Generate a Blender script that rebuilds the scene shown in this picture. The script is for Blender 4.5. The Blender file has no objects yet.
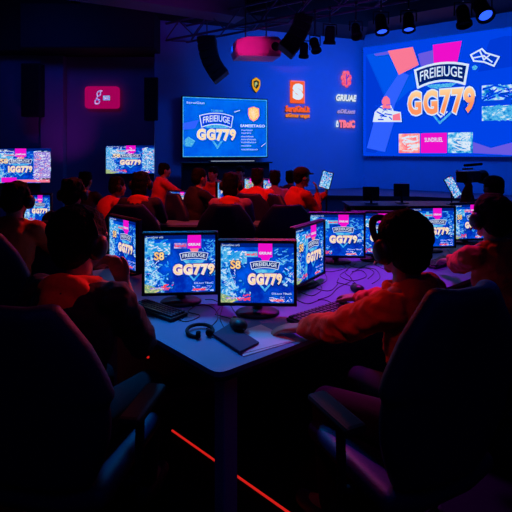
import bpy, bmesh, math, random
import numpy as np
from mathutils import Vector, Matrix, Euler, noise

random.seed(7)
SC = bpy.context.scene
COL = SC.collection
R = math.radians
F = 450.0          # focal length in pixels of a 512 frame
HORIZON = 152.0
EYE = 1.6

# ------------------------------------------------------------------ camera
cam_d = bpy.data.cameras.new('camera')
cam_d.sensor_width = 36.0
cam_d.lens = F / 512 * 36.0
cam_d.shift_y = -(256 - HORIZON) / 512
cam_d.clip_end = 100
cam = bpy.data.objects.new('camera', cam_d)
cam.location = (0, 0, EYE)
cam.rotation_euler = (R(90), 0, 0)
COL.objects.link(cam)
SC.camera = cam

# ------------------------------------------------------------------ view, world
SC.view_settings.view_transform = 'Standard'
SC.view_settings.look = 'None'
SC.view_settings.exposure = 0.0
SC.view_settings.gamma = 1.0
SC.view_settings.use_curve_mapping = False
world = bpy.data.worlds.new('hall_dark')
SC.world = world
world.use_nodes = True
world.node_tree.nodes['Background'].inputs[0].default_value = (0.01, 0.02, 0.10, 1)
world.node_tree.nodes['Background'].inputs[1].default_value = 0.05


def lamp(kind, loc, target, energy, color, size=0.5, size_y=None, angle=60, blend=0.6):
    d = bpy.data.lights.new('stage_and_fill_light', kind)
    d.energy = energy
    d.color = color
    if kind == 'AREA':
        d.size = size
        if size_y:
            d.shape = 'RECTANGLE'; d.size_y = size_y
    else:
        d.shadow_soft_size = size
    if kind == 'SPOT':
        d.spot_size = R(angle); d.spot_blend = blend
    o = bpy.data.objects.new('stage_and_fill_light', d)
    o.location = loc
    v = Vector(target) - Vector(loc)
    o.rotation_euler = v.to_track_quat('-Z', 'Y').to_euler()
    COL.objects.link(o)
    return o


BLUE = (0.0, 0.12, 1.0)
# blue wash of the stage wall from the rig under the ceiling
lamp('AREA', (2.2, 8.6, 3.7), (2.0, 11.2, 1.5), 48, BLUE, 2.4, 0.3)
lamp('AREA', (0.3, 8.4, 3.6), (0.6, 10.8, 1.2), 24, BLUE, 1.6, 0.3)
lamp('AREA', (4.2, 6.6, 3.7), (5.2, 9.4, 1.0), 45, BLUE, 2.0, 0.3)
lamp('AREA', (-4.0, 7.6, 4.2), (-3.6, 10.0, 1.4), 8, (0.01, 0.06, 1.0), 2.0, 0.4)
# purple light in the corner of the dark wall and on the ceiling beam
lamp('SPOT', (-3.6, 8.2, 0.9), (-4.35, 10.2, 2.4), 20, (0.7, 0.02, 0.9), 0.1, angle=46, blend=1)
lamp('SPOT', (-1.0, 4.6, 2.6), (-1.7, 8.3, 4.35), 70, (0.45, 0.03, 0.9), 0.2, angle=34, blend=1)
lamp('SPOT', (0.2, 5.2, 2.4), (1.3, 7.6, 4.4), 40, (0.30, 0.05, 1.0), 0.2, angle=50, blend=1)  # added purple spot from below to bring out the dark truss
# magenta wash over the players' desk, blue over its near corner
lamp('SPOT', (0.9, 4.4, 3.9), (0.62, 2.95, 0.74), 620, (0.78, 0.012, 1.0), 0.25, angle=34, blend=1)
lamp('SPOT', (-0.9, 3.6, 3.4), (-0.28, 2.15, 0.74), 300, (0.0, 0.30, 1.0), 0.2, angle=27, blend=1)
# magenta follow light on the projector
lamp('SPOT', (-0.9, 6.0, 3.0), (0.0, 8.4, 3.55), 190, (0.95, 0.03, 0.55), 0.1, angle=15, blend=0.6)
# added spots that redden and brighten the players, no fixtures there
lamp('SPOT', (0.1, 3.7, 2.1), (0.42, 1.95, 0.93), 80, (1.0, 0.045, 0.015), 0.12, angle=34, blend=1)
lamp('SPOT', (1.0, 4.3, 2.3), (1.35, 2.62, 1.02), 55, (1.0, 0.045, 0.015), 0.12, angle=34, blend=1)
lamp('SPOT', (-0.6, 4.1, 4.2), (-0.55, 5.8, 1.0), 560, (1.0, 0.04, 0.03), 0.3, angle=60, blend=1)
lamp('SPOT', (0.4, 8.4, 3.6), (-0.3, 5.8, 0.9), 520, (0.85, 0.02, 0.5), 0.3, angle=60, blend=1)  # added magenta rim light from behind the middle rows
lamp('SPOT', (-0.9, 5.2, 3.4), (-1.75, 3.5, 1.05), 190, (1.0, 0.06, 0.03), 0.3, angle=50, blend=1)
lamp('SPOT', (0.0, 2.75, 1.75), (-0.62, 1.86, 1.08), 60, (1.0, 0.05, 0.06), 0.08, angle=34, blend=1)  # added low spot for the dark-jacketed player's face and hand
lamp('SPOT', (-0.5, 0.7, 2.9), (0.30, 1.90, 0.90), 36, (1.0, 0.03, 0.01), 0.12, angle=20, blend=1)  # added spot near the camera for the near hoodie's back and sleeve
lamp('SPOT', (0.6, 0.8, 2.9), (-0.74, 1.72, 1.06), 15, (1.0, 0.03, 0.01), 0.15, angle=12, blend=1)  # added narrow spot near the camera for the orange hood
lamp('SPOT', (-1.7, 5.6, 3.6), (-1.62, 7.8, 0.95), 160, (1.0, 0.04, 0.03), 0.2, angle=30, blend=1)
# faint blue over the near chairs
lamp('AREA', (0.3, -0.6, 3.6), (0.2, 2.0, 0.8), 3.0, (0.01, 0.06, 1.0), 2.0)


# ------------------------------------------------------------------ materials
def mat(name, color, rough=0.6, metal=0.0, bump=0.0, bscale=60.0, vary=0.0, vscale=8.0, spec=0.5, coat=0.0):
    m = bpy.data.materials.new(name)
    m.use_nodes = True
    nt = m.node_tree
    b = nt.nodes['Principled BSDF']
    b.inputs['Base Color'].default_value = (*color, 1)
    b.inputs['Roughness'].default_value = rough
    b.inputs['Metallic'].default_value = metal
    b.inputs['Specular IOR Level'].default_value = spec
    tc = nt.nodes.new('ShaderNodeTexCoord')
    n = nt.nodes.new('ShaderNodeTexNoise')
    n.inputs['Scale'].default_value = vscale
    n.inputs['Detail'].default_value = 4
    nt.links.new(tc.outputs['Object'], n.inputs['Vector'])
    mix = nt.nodes.new('ShaderNodeMix'); mix.data_type = 'RGBA'
    k = max(vary, 0.08)
    mix.inputs[6].default_value = (*[c * (1 - k) for c in color], 1)
    mix.inputs[7].default_value = (*[min(1, c * (1 + k)) for c in color], 1)
    nt.links.new(n.outputs['Fac'], mix.inputs[0])
    nt.links.new(mix.outputs[2], b.inputs['Base Color'])
    if bump > 0:
        n2 = nt.nodes.new('ShaderNodeTexNoise')
        n2.inputs['Scale'].default_value = bscale
        n2.inputs['Detail'].default_value = 3
        nt.links.new(tc.outputs['Object'], n2.inputs['Vector'])
        bp = nt.nodes.new('ShaderNodeBump')
        bp.inputs['Strength'].default_value = bump
        bp.inputs['Distance'].default_value = 0.01
        nt.links.new(n2.outputs['Fac'], bp.inputs['Height'])
        nt.links.new(bp.outputs[0], b.inputs['Normal'])
    return m


def emi(name, c, s=1.0, c2=None, scale=12.0, c3=None):
    """A lit surface; with c2/c3 it shows a picture's fine noise."""
    m = bpy.data.materials.new(name)
    m.use_nodes = True
    nt = m.node_tree
    nt.nodes.clear()
    out = nt.nodes.new('ShaderNodeOutputMaterial')
    e = nt.nodes.new('ShaderNodeEmission')
    e.inputs[0].default_value = (*c, 1)
    e.inputs[1].default_value = s
    nt.links.new(e.outputs[0], out.inputs[0])
    if c2:
        tc = nt.nodes.new('ShaderNodeTexCoord')
        n = nt.nodes.new('ShaderNodeTexNoise')
        n.inputs['Scale'].default_value = scale
        n.inputs['Detail'].default_value = 5
        n.inputs['Roughness'].default_value = 0.65
        nt.links.new(tc.outputs['Object'], n.inputs['Vector'])
        r = nt.nodes.new('ShaderNodeValToRGB')
        r.color_ramp.elements[0].position = 0.38
        r.color_ramp.elements[0].color = (*c, 1)
        r.color_ramp.elements[1].position = 0.62
        r.color_ramp.elements[1].color = (*c2, 1)
        if c3:
            x = r.color_ramp.elements.new(0.53); x.color = (*c3, 1)
            r.color_ramp.elements[1].position = 0.48
            r.color_ramp.elements[1].color = (*c2, 1)
            r.color_ramp.elements[2].position = 0.60
            r.color_ramp.elements[2].color = (*c3, 1)
        nt.links.new(n.outputs['Fac'], r.inputs[0])
        nt.links.new(r.outputs[0], e.inputs[0])
    return m


def emi_grad(name, z0, z1, c0, c1, s=1.0, axis=2):
    m = emi(name, c0, s)
    nt = m.node_tree
    e = [n for n in nt.nodes if n.type == 'EMISSION'][0]
    tc = nt.nodes.new('ShaderNodeTexCoord')
    sp = nt.nodes.new('ShaderNodeSeparateXYZ')
    mr = nt.nodes.new('ShaderNodeMapRange')
    mr.inputs[1].default_value = z0; mr.inputs[2].default_value = z1
    mix = nt.nodes.new('ShaderNodeMix'); mix.data_type = 'RGBA'
    mix.inputs[6].default_value = (*c0, 1); mix.inputs[7].default_value = (*c1, 1)
    nt.links.new(tc.outputs['Object'], sp.inputs[0])
    nt.links.new(sp.outputs[axis], mr.inputs[0])
    nt.links.new(mr.outputs[0], mix.inputs[0])
    nt.links.new(mix.outputs[2], e.inputs[0])
    return m


M = {}
M['wall'] = mat('painted_wall', (0.22, 0.50, 0.80), 0.85, bump=0.1, bscale=30, vary=0.1, vscale=1.2)
M['wall_dark'] = mat('dark_wall', (0.30, 0.32, 0.42), 0.9, vary=0.1, vscale=1.5)
M['ceiling'] = mat('dark_ceiling', (0.05, 0.05, 0.07), 0.9)
M['beam'] = mat('ceiling_beam', (0.22, 0.2, 0.26), 0.8)
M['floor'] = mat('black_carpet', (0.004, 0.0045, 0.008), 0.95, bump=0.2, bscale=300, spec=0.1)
M['stage'] = mat('stage_deck', (0.10, 0.12, 0.2), 0.7)
M['black'] = mat('black_plastic', (0.012, 0.012, 0.016), 0.45)
M['matt'] = mat('matt_black', (0.015, 0.015, 0.02), 0.8)
M['rubber'] = mat('black_foam', (0.01, 0.01, 0.012), 0.95)
M['metal'] = mat('dark_metal', (0.12, 0.12, 0.14), 0.4, 0.8)
M['truss'] = mat('truss_metal', (0.16, 0.13, 0.22), 0.5, 0.4)
M['desk'] = mat('desk_laminate', (0.12, 0.26, 0.44), 0.5, vary=0.06, vscale=3)
M['desk_edge'] = mat('desk_edge', (0.02, 0.02, 0.03), 0.5)
M['leg'] = mat('desk_leg', (0.45, 0.22, 0.6), 0.6)
M['chair'] = mat('navy_leatherette', (0.007, 0.016, 0.075), 0.55, bump=0.15, bscale=120, vary=0.2)
M['chair_trim'] = mat('navy_piping', (0.03, 0.035, 0.10), 0.5)
M['skin'] = mat('skin', (0.36, 0.17, 0.11), 0.5, bump=0.05, bscale=200)
M['hair'] = mat('black_hair', (0.003, 0.003, 0.004), 0.8, spec=0.15, bump=0.8, bscale=90)
M['cap'] = mat('black_cap_cloth', (0.012, 0.012, 0.016), 0.85)
M['orange'] = mat('orange_red_fleece', (0.70, 0.07, 0.015), 0.85, bump=0.8, bscale=18, vary=0.15, vscale=6)
M['red'] = mat('red_cotton', (0.72, 0.05, 0.03), 0.85, bump=0.3, bscale=25, vary=0.12)
M['navycloth'] = mat('navy_jacket_cloth', (0.02, 0.022, 0.05), 0.8, bump=0.5, bscale=25, vary=0.2)
M['blackcloth'] = mat('black_jacket_cloth', (0.006, 0.006, 0.012), 0.8, bump=0.5, bscale=25, vary=0.2)
M['purplecloth'] = mat('mauve_jacket_cloth', (0.30, 0.12, 0.26), 0.8, bump=0.4, bscale=25)
M['jeans'] = mat('dark_trousers', (0.006, 0.007, 0.014), 0.95)
M['shoe'] = mat('dark_shoe', (0.03, 0.03, 0.035), 0.6)
M['eyew'] = mat('eye_white', (0.6, 0.6, 0.6), 0.3)
M['lips'] = mat('lips', (0.42, 0.12, 0.10), 0.5)
M['paper'] = mat('white_paper', (0.75, 0.75, 0.78), 0.8)
M['pad'] = mat('dark_mat_cloth', (0.07, 0.07, 0.13), 0.9)
M['key'] = mat('key_cap', (0.05, 0.05, 0.07), 0.5)
M['pinkbox'] = mat('pink_light_housing', (0.85, 0.22, 0.42), 0.5)  # magenta light on the housing is partly put into its base colour
# lit things
M['e_led_red'] = emi('red_led', (1.0, 0.02, 0.015), 0.6)
M['e_lens'] = emi('blue_lens', (0.02, 0.08, 1.0), 2.0)
M['s_blue'] = emi('screen_blue', (0.0, 0.02, 0.42), 0.95, (0.0, 0.10, 0.85), 9.0)
M['s_busy'] = emi('screen_busy', (0.0, 0.03, 0.55), 0.95, (0.0, 0.32, 0.85), 42.0, (0.45, 0.8, 0.95))
M['s_busy2'] = emi('screen_busy_violet', (0.02, 0.03, 0.6), 0.95, (0.25, 0.2, 0.75), 50.0, (0.8, 0.6, 0.85))
M['s_cyan'] = emi('screen_cyan', (0.0, 0.30, 0.85), 0.9, (0.15, 0.65, 0.95), 30.0)
M['s_magenta'] = emi('screen_magenta', (0.9, 0.005, 0.62), 0.95)
M['s_pink'] = emi('screen_pink', (1.0, 0.20, 0.32), 0.95)
M['s_white'] = emi('screen_white', (0.75, 0.85, 1.0), 0.95)
M['s_cream'] = emi('screen_cream', (1.0, 0.62, 0.30), 1.0, (1.0, 0.85, 0.62), 45.0)
M['s_gold'] = emi('screen_gold', (1.0, 0.48, 0.12), 1.0, (1.0, 0.8, 0.4), 35.0)
M['s_yellow'] = emi('screen_yellowgreen', (0.55, 0.65, 0.05), 0.9, (0.1, 0.35, 0.3), 60.0, (0.9, 0.8, 0.25))
M['s_red'] = emi('screen_red', (0.95, 0.06, 0.12), 0.95)
M['s_navy'] = emi('screen_navy', (0.0, 0.015, 0.22), 0.9)
M['s_dim'] = emi('screen_dim_violet', (0.12, 0.02, 0.35), 0.8, (0.0, 0.03, 0.45), 12.0)
M['b_blue'] = emi('led_wall_blue', (0.0, 0.055, 0.80), 1.0)
M['b_blue2'] = emi('led_wall_mid_blue', (0.0, 0.09, 0.85), 1.0)
M['b_blue3'] = emi('led_wall_pale_blue', (0.03, 0.12, 1.0), 1.0)
M['b_dark'] = emi('led_wall_dark_blue', (0.0, 0.040, 0.66), 1.0)
M['b_violet'] = emi('led_wall_violet', (0.14, 0.10, 0.75), 1.0)
M['b_wave'] = emi('led_wall_picture', (0.0, 0.14, 0.55), 1.0, (0.05, 0.45, 0.85), 7.0, (0.7, 0.85, 0.95))
M['b_pic'] = emi('led_wall_pink_picture', (1.0, 0.18, 0.22), 1.0, (1.0, 0.30, 0.32), 5.0, (1.0, 0.7, 0.62))
M['tv_blue'] = emi('wall_screen_blue', (0.0, 0.09, 0.78), 1.0, (0.0, 0.15, 0.9), 2.2)
M['sign_pink'] = emi('sign_crimson', (0.44, 0.0, 0.11), 0.8)
M['sign_orange'] = emi('sign_orange', (1.0, 0.12, 0.03), 0.9)
M['sign_orange2'] = emi('sign_amber', (0.9, 0.22, 0.03), 0.9)
M['sign_yellow'] = emi('sign_yellow', (0.85, 0.38, 0.02), 0.9)
M['sign_dark'] = emi('sign_dark', (0.02, 0.02, 0.02), 0.5)
M['sign_pinkred'] = emi('sign_pinkred', (0.95, 0.04, 0.18), 0.9, (1.0, 0.2, 0.35), 20)


# ------------------------------------------------------------------ mesh builder
class MB:
    def __init__(s):
        s.v = []; s.f = []; s.m = []; s.mats = []; s.smooth = []

    def mi(s, m):
        m = M[m] if isinstance(m, str) else m
        if m not in s.mats: s.mats.append(m)
        return s.mats.index(m)

    def raw(s, vs, fs, m, mtx=None, smooth=False):
        b = len(s.v); k = s.mi(m)
        for p in vs:
            p = Vector(p)
            s.v.append(mtx @ p if mtx else p)
        for f in fs:
            s.f.append([b + i for i in f]); s.m.append(k); s.smooth.append(smooth)
        return s

    def box(s, c, d, m, bev=0.0, rot=None, seg=2):
        bm = bmesh.new()
        bmesh.ops.create_cube(bm, size=1.0)
        for v in bm.verts: v.co = Vector((v.co.x * d[0], v.co.y * d[1], v.co.z * d[2]))
        if bev > 0:
            bmesh.ops.bevel(bm, geom=list(bm.edges), offset=min(bev, min(d) * 0.49), segments=seg, affect='EDGES', profile=0.5)
        mt = Matrix.Translation(c)
        if rot is not None: mt = mt @ (rot if isinstance(rot, Matrix) else Euler(rot).to_matrix().to_4x4())
        bm.verts.index_update()
        s.raw([v.co.copy() for v in bm.verts], [[v.index for v in f.verts] for f in bm.faces], m, mt)
        bm.free()
        return s

    def tube(s, pts, r, m, n=10, cap=True, flat=1.0):
        pts = [Vector(p) for p in pts]
        rs = r if isinstance(r, (list, tuple)) else [r] * len(pts)
        vs, fs = [], []
        prev = None
        for i, p in enumerate(pts):
            a = pts[max(0, i - 1)]; b = pts[min(len(pts) - 1, i + 1)]
            t = (b - a).normalized() if (b - a).length > 1e-9 else Vector((0, 0, 1))
            if prev is None:
                u = t.cross(Vector((0, 0, 1)))
                if u.length < 1e-3: u = t.cross(Vector((0, 1, 0)))
                u.normalize()
            else:
                u = (prev - t * prev.dot(t)).normalized()
            prev = u
            w = t.cross(u)
            for k in range(n):
                a_ = 2 * math.pi * k / n
                vs.append(p + (u * math.cos(a_) + w * math.sin(a_) * flat) * rs[i])
        for i in range(len(pts) - 1):
            for k in range(n):
                fs.append([i * n + k, i * n + (k + 1) % n, (i + 1) * n + (k + 1) % n, (i + 1) * n + k])
        s.raw(vs, fs, m, smooth=True)
        if cap:
            s.raw(vs[:n], [list(range(n))[::-1]], m)
            s.raw(vs[-n:], [list(range(n))], m)
        return s

    def lathe(s, prof, m, n=24, mtx=None):
        vs, fs = [], []
        for (r, z) in prof:
            for k in range(n):
                a = 2 * math.pi * k / n
                vs.append((r * math.cos(a), r * math.sin(a), z))
        for i in range(len(prof) - 1):
            for k in range(n):
                fs.append([i * n + k, i * n + (k + 1) % n, (i + 1) * n + (k + 1) % n, (i + 1) * n + k])
        return s.raw(vs, fs, m, mtx, smooth=True)

    def prism(s, poly, y0, y1, m, mtx=None):
        """poly in (x,z), extruded from y0 to y1"""
        n = len(poly)
        vs = [(x, y0, z) for x, z in poly] + [(x, y1, z) for x, z in poly]
        fs = [list(range(n)), list(range(2 * n - 1, n - 1, -1))]
        for i in range(n):
            j = (i + 1) % n
            fs.append([i, i + n, j + n, j])
        return s.raw(vs, fs, m, mtx)

    def slab(s, poly, z0, z1, m):
        n = len(poly)
        vs = [(x, y, z0) for x, y in poly] + [(x, y, z1) for x, y in poly]
        fs = [list(range(n))[::-1], list(range(n, 2 * n))]
        for i in range(n):
            j = (i + 1) % n
            fs.append([i, j, j + n, i + n])
        return s.raw(vs, fs, m)

    def build(s, name, parent=None, loc=None, rot=None, fixn=True):
        me = bpy.data.meshes.new(name)
        me.from_pydata([tuple(v) for v in s.v], [], s.f)
        for m in s.mats: me.materials.append(m)
        me.polygons.foreach_set('material_index', s.m)
        me.polygons.foreach_set('use_smooth', s.smooth)
        me.update()
        o = bpy.data.objects.new(name, me)
        COL.objects.link(o)
        if parent: o.parent = parent
        if loc is not None: o.location = loc
        if rot is not None: o.rotation_euler = rot
        return o


def tag(o, label=None, cat=None, group=None, kind=None):
    if label: o['label'] = label
    if cat: o['category'] = cat
    if group: o['group'] = group
    if kind: o['kind'] = kind
    return o


def thing(name, label, cat, loc=(0, 0, 0), rz=0.0, group=None):
    o = bpy.data.objects.new(name, None)
    o.empty_display_size = 0.1
    COL.objects.link(o)
    o.location = loc
    o.rotation_euler = (0, 0, rz)
    return tag(o, label, cat, group)


def struct(name, mb, **k):
    return tag(mb.build(name, **k), kind='structure')


def kids(o): return [c for c in bpy.data.objects if c.parent == o]


def copy_tree(o, parent=None):
    c = o.copy(); COL.objects.link(c)
    if parent: c.parent = parent
    for ch in kids(o): copy_tree(ch, c)
    return c


def at(px, py, D):
    return Vector(((px - 256) / F * D, D, EYE - (py - HORIZON) / F * D))


DESK_Z = 0.74


def T(px, py, z=DESK_Z):
    D = (EYE - z) * F / (py - HORIZON)
    return Vector(((px - 256) / F * D, D, z))


# ------------------------------------------------------------------ lettering
_tc = {}


def text2d(s, off=0.0, shear=0.0, space=1.0):
    k = (s, off, shear, space)
    if k in _tc: return _tc[k]
    cu = bpy.data.curves.new('lettering', 'FONT')
    cu.body = s; cu.size = 1.0; cu.offset = off; cu.shear = shear; cu.space_character = space
    cu.resolution_u = 3
    o = bpy.data.objects.new('lettering', cu)
    COL.objects.link(o)
    dg = bpy.context.evaluated_depsgraph_get()
    me = bpy.data.meshes.new_from_object(o.evaluated_get(dg))
    vs = [(v.co.x, v.co.y) for v in me.vertices]
    fs = [list(p.vertices) for p in me.polygons]
    bpy.data.objects.remove(o); bpy.data.curves.remove(cu); bpy.data.meshes.remove(me)
    xs = [v[0] for v in vs]; ys = [v[1] for v in vs]
    bb = (min(xs), max(xs), min(ys), max(ys))
    _tc[k] = (vs, fs, bb)
    return _tc[k]


class Board:
    """Flat artwork on a plane: x to the right, z up, facing -Y; layers step forward 0.4 mm or st."""
    def __init__(s, mb, w, h, st=0.0006, cx=0.0, z0=0.0, y=0.0):
        s.mb, s.w, s.h, s.st, s.cx, s.z0, s.y = mb, w, h, st, cx, z0, y

    def P(s, u, v, L): return (s.cx + (u - 0.5) * s.w, s.y - L * s.st, s.z0 + v * s.h)

    def poly(s, pts, m, L=1):
        s.mb.raw([s.P(u, v, L) for u, v in pts], [list(range(len(pts)))], m)

    def rect(s, u0, v0, u1, v1, m, L=1): s.poly([(u0, v0), (u1, v0), (u1, v1), (u0, v1)], m, L)

    def line(s, pts, t, m, L=2, closed=False):
        n = len(pts)
        a = s.w / s.h
        for i in range(n if closed else n - 1):
            (x0, y0), (x1, y1) = pts[i], pts[(i + 1) % n]
            dx, dy = (x1 - x0) * a, (y1 - y0)
            l = math.hypot(dx, dy) or 1
            nx, ny = -dy / l * t / 2 / a, dx / l * t / 2
            ex, ey = dx / l * t / 2 / a, dy / l * t / 2
            s.poly([(x0 + nx - ex, y0 + ny - ey), (x0 - nx - ex, y0 - ny - ey), (x1 - nx + ex, y1 - ny + ey), (x1 + nx + ex, y1 + ny + ey)], m, L)

    def text(s, t, u0, v0, u1, v1, m, L=2, off=0.0, shear=0.0, grow=0.0, arc=0.0, space=1.0):
        vs, fs, bb = text2d(t, off, shear, space)
        b0 = text2d(t, 0.0, shear, space)[2] if off else bb
        out = []
        for x, y in vs:
            a = (x - b0[0]) / (b0[1] - b0[0]); b = (y - b0[2]) / (b0[3] - b0[2])
            u = u0 + a * (u1 - u0); v = v0 + b * (v1 - v0)
            v += arc * (1 - (2 * a - 1) ** 2)
            out.append(s.P(u, v, L))
        s.mb.raw(out, fs, m)

    def scribble(s, u0, v0, u1, v1, n, m, seed=0, t=0.012, L=2):
        rr = random.Random(seed)
        for i in range(n):
            x = u0 + rr.random() * (u1 - u0); y = v0 + rr.random() * (v1 - v0)
            x2 = min(u1, x + rr.uniform(.01, .05)); y2 = min(max(v0, y + rr.uniform(-.04, .04)), v1)
            s.line([(x, y), (x2, y2)], t * rr.uniform(.5, 1.2), m, L)


def crest(b, u0, v0, u1, v1, word, m='s_white', L=3, fill='s_navy', t=0.016, textm=None):
    """Arched shield banner with lettering"""
    W = u1 - u0; H = v1 - v0
    top = [(u0 + W * k / 8, v0 + H * (0.80 + 0.20 * (1 - (k / 4 - 1) ** 2))) for k in range(9)]
    bot = [(u0 + W * (0.06 + 0.88 * k / 8), v0 + H * (0.0 + 0.22 * (1 - (k / 4 - 1) ** 2))) for k in range(9)][::-1]
    P = top + bot
    b.poly(P, fill, L)
    b.line(P, t, m, L + 1, True)
    b.text(word, u0 + W * .10, v0 + H * .26, u0 + W * .90, v0 + H * .70, textm or m, L + 2, off=0.012, arc=H * .16)


def screen_art(mb, w, h, seed, word='GG779', wb=(.36, .86), cx=0.0, z0=0.0, y=0.0):
    """The broadcast picture the desk monitors show; wb is where the big word runs."""
    b = Board(mb, w, h, 0.0005, cx, z0, y)
    b.rect(0, 0, 1, 1, 's_blue', 0)
    c = (wb[0] + wb[1]) / 2
    # busy chat column and lower strip
    b.poly([(0.0, .12), (.14, .10), (.22, .25), (.12, .55), (.14, .95), (0, .95)], 's_busy', 1)
    b.rect(.04, .66, .36, .86, 's_cyan', 2)
    b.scribble(.05, .66, .35, .86, 22, 's_white', seed, .016, 3)
    b.text('S8', .14, .57, .27, .70, 's_navy', 3, off=.09)
    b.text('S8', .14, .57, .27, .70, 's_gold', 4, off=.03)
    b.poly([(.34, .12), (.38, .9), (.44, .9), (.42, .3), (.39, .1)], 's_cyan' if seed % 3 == 0 else 's_blue', 1)
    b.scribble(0, .12, .20, .6, 50, 's_white', seed + 1, .008, 2)
    b.scribble(0, .12, .33, .92, 50, 's_cyan', seed + 2, .02, 1)
    b.scribble(0, .02, .40, .3, 26, 's_busy', seed + 12, .03, 1)
    b.poly([(0, .0), (.14, .0), (.26, .05), (.10, .12), (0, .16)], 's_yellow', 2)
    b.text('suruig', .08, .05, .32, .10, 's_busy2', 3, off=.05)
    b.scribble(.22, .05, .40, .14, 12, 's_red', seed + 3, .02, 4)
    # banner with small lettering
    b.rect(c - .09, .76, c + .10, 1.0, 's_magenta', 2)
    b.poly([(c - .06, .76), (c + .07, .76), (c + .05, .68), (c - .03, .68)], 's_pink' if seed % 2 else 's_magenta', 1)
    b.text('GRIIUAE', c - .08, .81, c + .09, .85, 's_white', 3, off=.03)
    b.text('SeruiG', c - .27, .79, c - .11, .83, 's_red', 3, off=.05)
    b.rect(c - .28, .765, c - .10, .855, 's_busy2' if seed % 2 else 's_cyan', 2)
    b.scribble(min(c + .12, .9), .64, .99, .90, 26, 's_cyan', seed + 5, .016, 2)
    b.scribble(min(wb[1], .9), .30, .99, .72, 22, 's_busy', seed + 6, .03, 2)
    b.scribble(min(wb[1], .9), .25, .99, .60, 12, 's_white', seed + 8, .010, 3)
    b.rect(0, .925, 1, 1.0, 's_navy', 1)
    b.text('SeruiGtat aiG', .02, .945, .26, .975, 's_white', 3)
    # crest and the big word
    crest(b, c - .20, .56, c + .20, .70, 'FREIEIUGE', L=4, t=.010)
    b.poly([(c - .16, .56), (c + .16, .56), (c + .11, .50), (c - .11, .50)], 's_cyan', 3)
    b.poly([(c - .09, .32), (c + .09, .32), (c, .19)], 's_cyan', 2)
    b.poly([(c - .06, .32), (c + .06, .32), (c, .235)], 's_blue', 3)
    a0, a1 = wb[0] + .012, wb[1] - .012
    for off, m, L in ((.12, 's_navy', 8), (.085, 's_red', 9), (.07, 's_white', 10), (.028, 's_cream', 11)):
        b.text(word, a0, .32, a1, .48, m, L, off=off, space=1.16)
    # captions
    b.text('DiLiuct TBoiC', .70, .145, .97, .175, 's_white', 3)
    b.scribble(.66, .02, .97, .11, 24, 's_white', seed + 7, .008, 2)
    b.rect(.68, .03, .86, .065, 's_red', 2)
    return b


# ------------------------------------------------------------------ room
def wall_quad(name, p0, p1, z0, z1, m, t=0.15):
    """upright wall from p0 to p1 (x,y), its thickness behind it as seen from the hall"""
    p0 = Vector(p0); p1 = Vector(p1)
    d = (p1 - p0).normalized(); n = Vector((-d.y, d.x)) * t
    return struct(name, MB().slab([tuple(p0), tuple(p1), tuple(p1 + n), tuple(p0 + n)], z0, z1, m))


def gp(px, D): return ((px - 256) / F * D, D)


CEIL = 4.95
WA = gp(155, 9.6)              # start of stage wall
WB = gp(364, 11.35)            # its bend beside the LED wall
d_led = Vector((2.62, -1.88)).normalized()
WC = tuple(Vector(WB) + d_led * 6.2)
WL0 = gp(155, 10.0); WLE = (-7.2, 10.0)

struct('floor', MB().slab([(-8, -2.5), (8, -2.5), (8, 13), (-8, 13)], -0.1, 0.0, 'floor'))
struct('ceiling', MB().slab([(-8, -2.5), (8, -2.5), (8, 13), (-8, 13)], CEIL, CEIL + 0.1, 'ceiling'))
wall_quad('wall_stage', WA, WB, 0, CEIL, 'wall')
wall_quad('wall_screen', WB, WC, 0, CEIL, 'wall')
wall_quad('wall_back', WLE, WL0, 0, CEIL, 'wall_dark')
wall_quad('wall_left', (-7.2, -2.5), (-7.2, 10.0), 0, CEIL, 'wall_dark')
wall_quad('wall_right', (7.9, 9.0), (7.9, -2.5), 0, CEIL, 'wall_dark')
# pilaster in the corner, and the lowered ceiling panel with a beam
struct('trim_1', MB().box((-4.45, 9.9, CEIL / 2), (0.5, 0.2, CEIL), 'wall_dark', 0.01))
struct('trim_2', MB().box((-5.7, 9.75, 4.35), (3.6, 0.5, 1.2), 'matt', 0.01))
bm_ = MB()
bm_.box((-1.75, 8.36, 4.60), (3.2, 0.5, 0.7), 'beam', 0.01, (0, 0, R(27)))
struct('trim_3', bm_)
bm_ = MB()
bm_.box((-3.4, 9.5, 4.15), (2.7, 0.9, 0.9), 'matt', 0.02)
struct('trim_4', bm_)
so = MB()
n_ = Vector((0.10, -0.99))
a_, b2_ = Vector(WA), Vector(WB)
so.slab([tuple(a_), tuple(a_ + Vector((.1, -1.0))), tuple(b2_ + Vector((-.2, -1.2))), tuple(b2_)], 4.42, CEIL, 'matt')
struct('trim_5', so)
so = MB()
c3_ = Vector(WC)
so.slab([tuple(b2_), tuple(b2_ + Vector((-.2, -1.2))), tuple(c3_ + Vector((-.6, -1.0))), tuple(c3_)], 4.55, CEIL, 'matt')
struct('trim_6', so)
# stage platform under the screens
WAv, WBv, WCv = Vector(WA), Vector(WB), Vector(WC)
st = MB().slab([(0.2, 9.3), (3.2, 8.9), (7.0, 6.9), tuple(WCv + Vector((-.05, -.02))), tuple(WBv + Vector((0, -.02))), (0.2, tuple(WAv.lerp(WBv, .75))[1] - .15)], 0, 0.70, 'stage')
st.slab([(0.2, 9.28), (3.2, 8.88), (7.0, 6.88), (7.0, 6.92), (3.2, 8.92), (0.2, 9.32)], 0.66, 0.72, 'matt')
struct('stage_platform', st)

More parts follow.
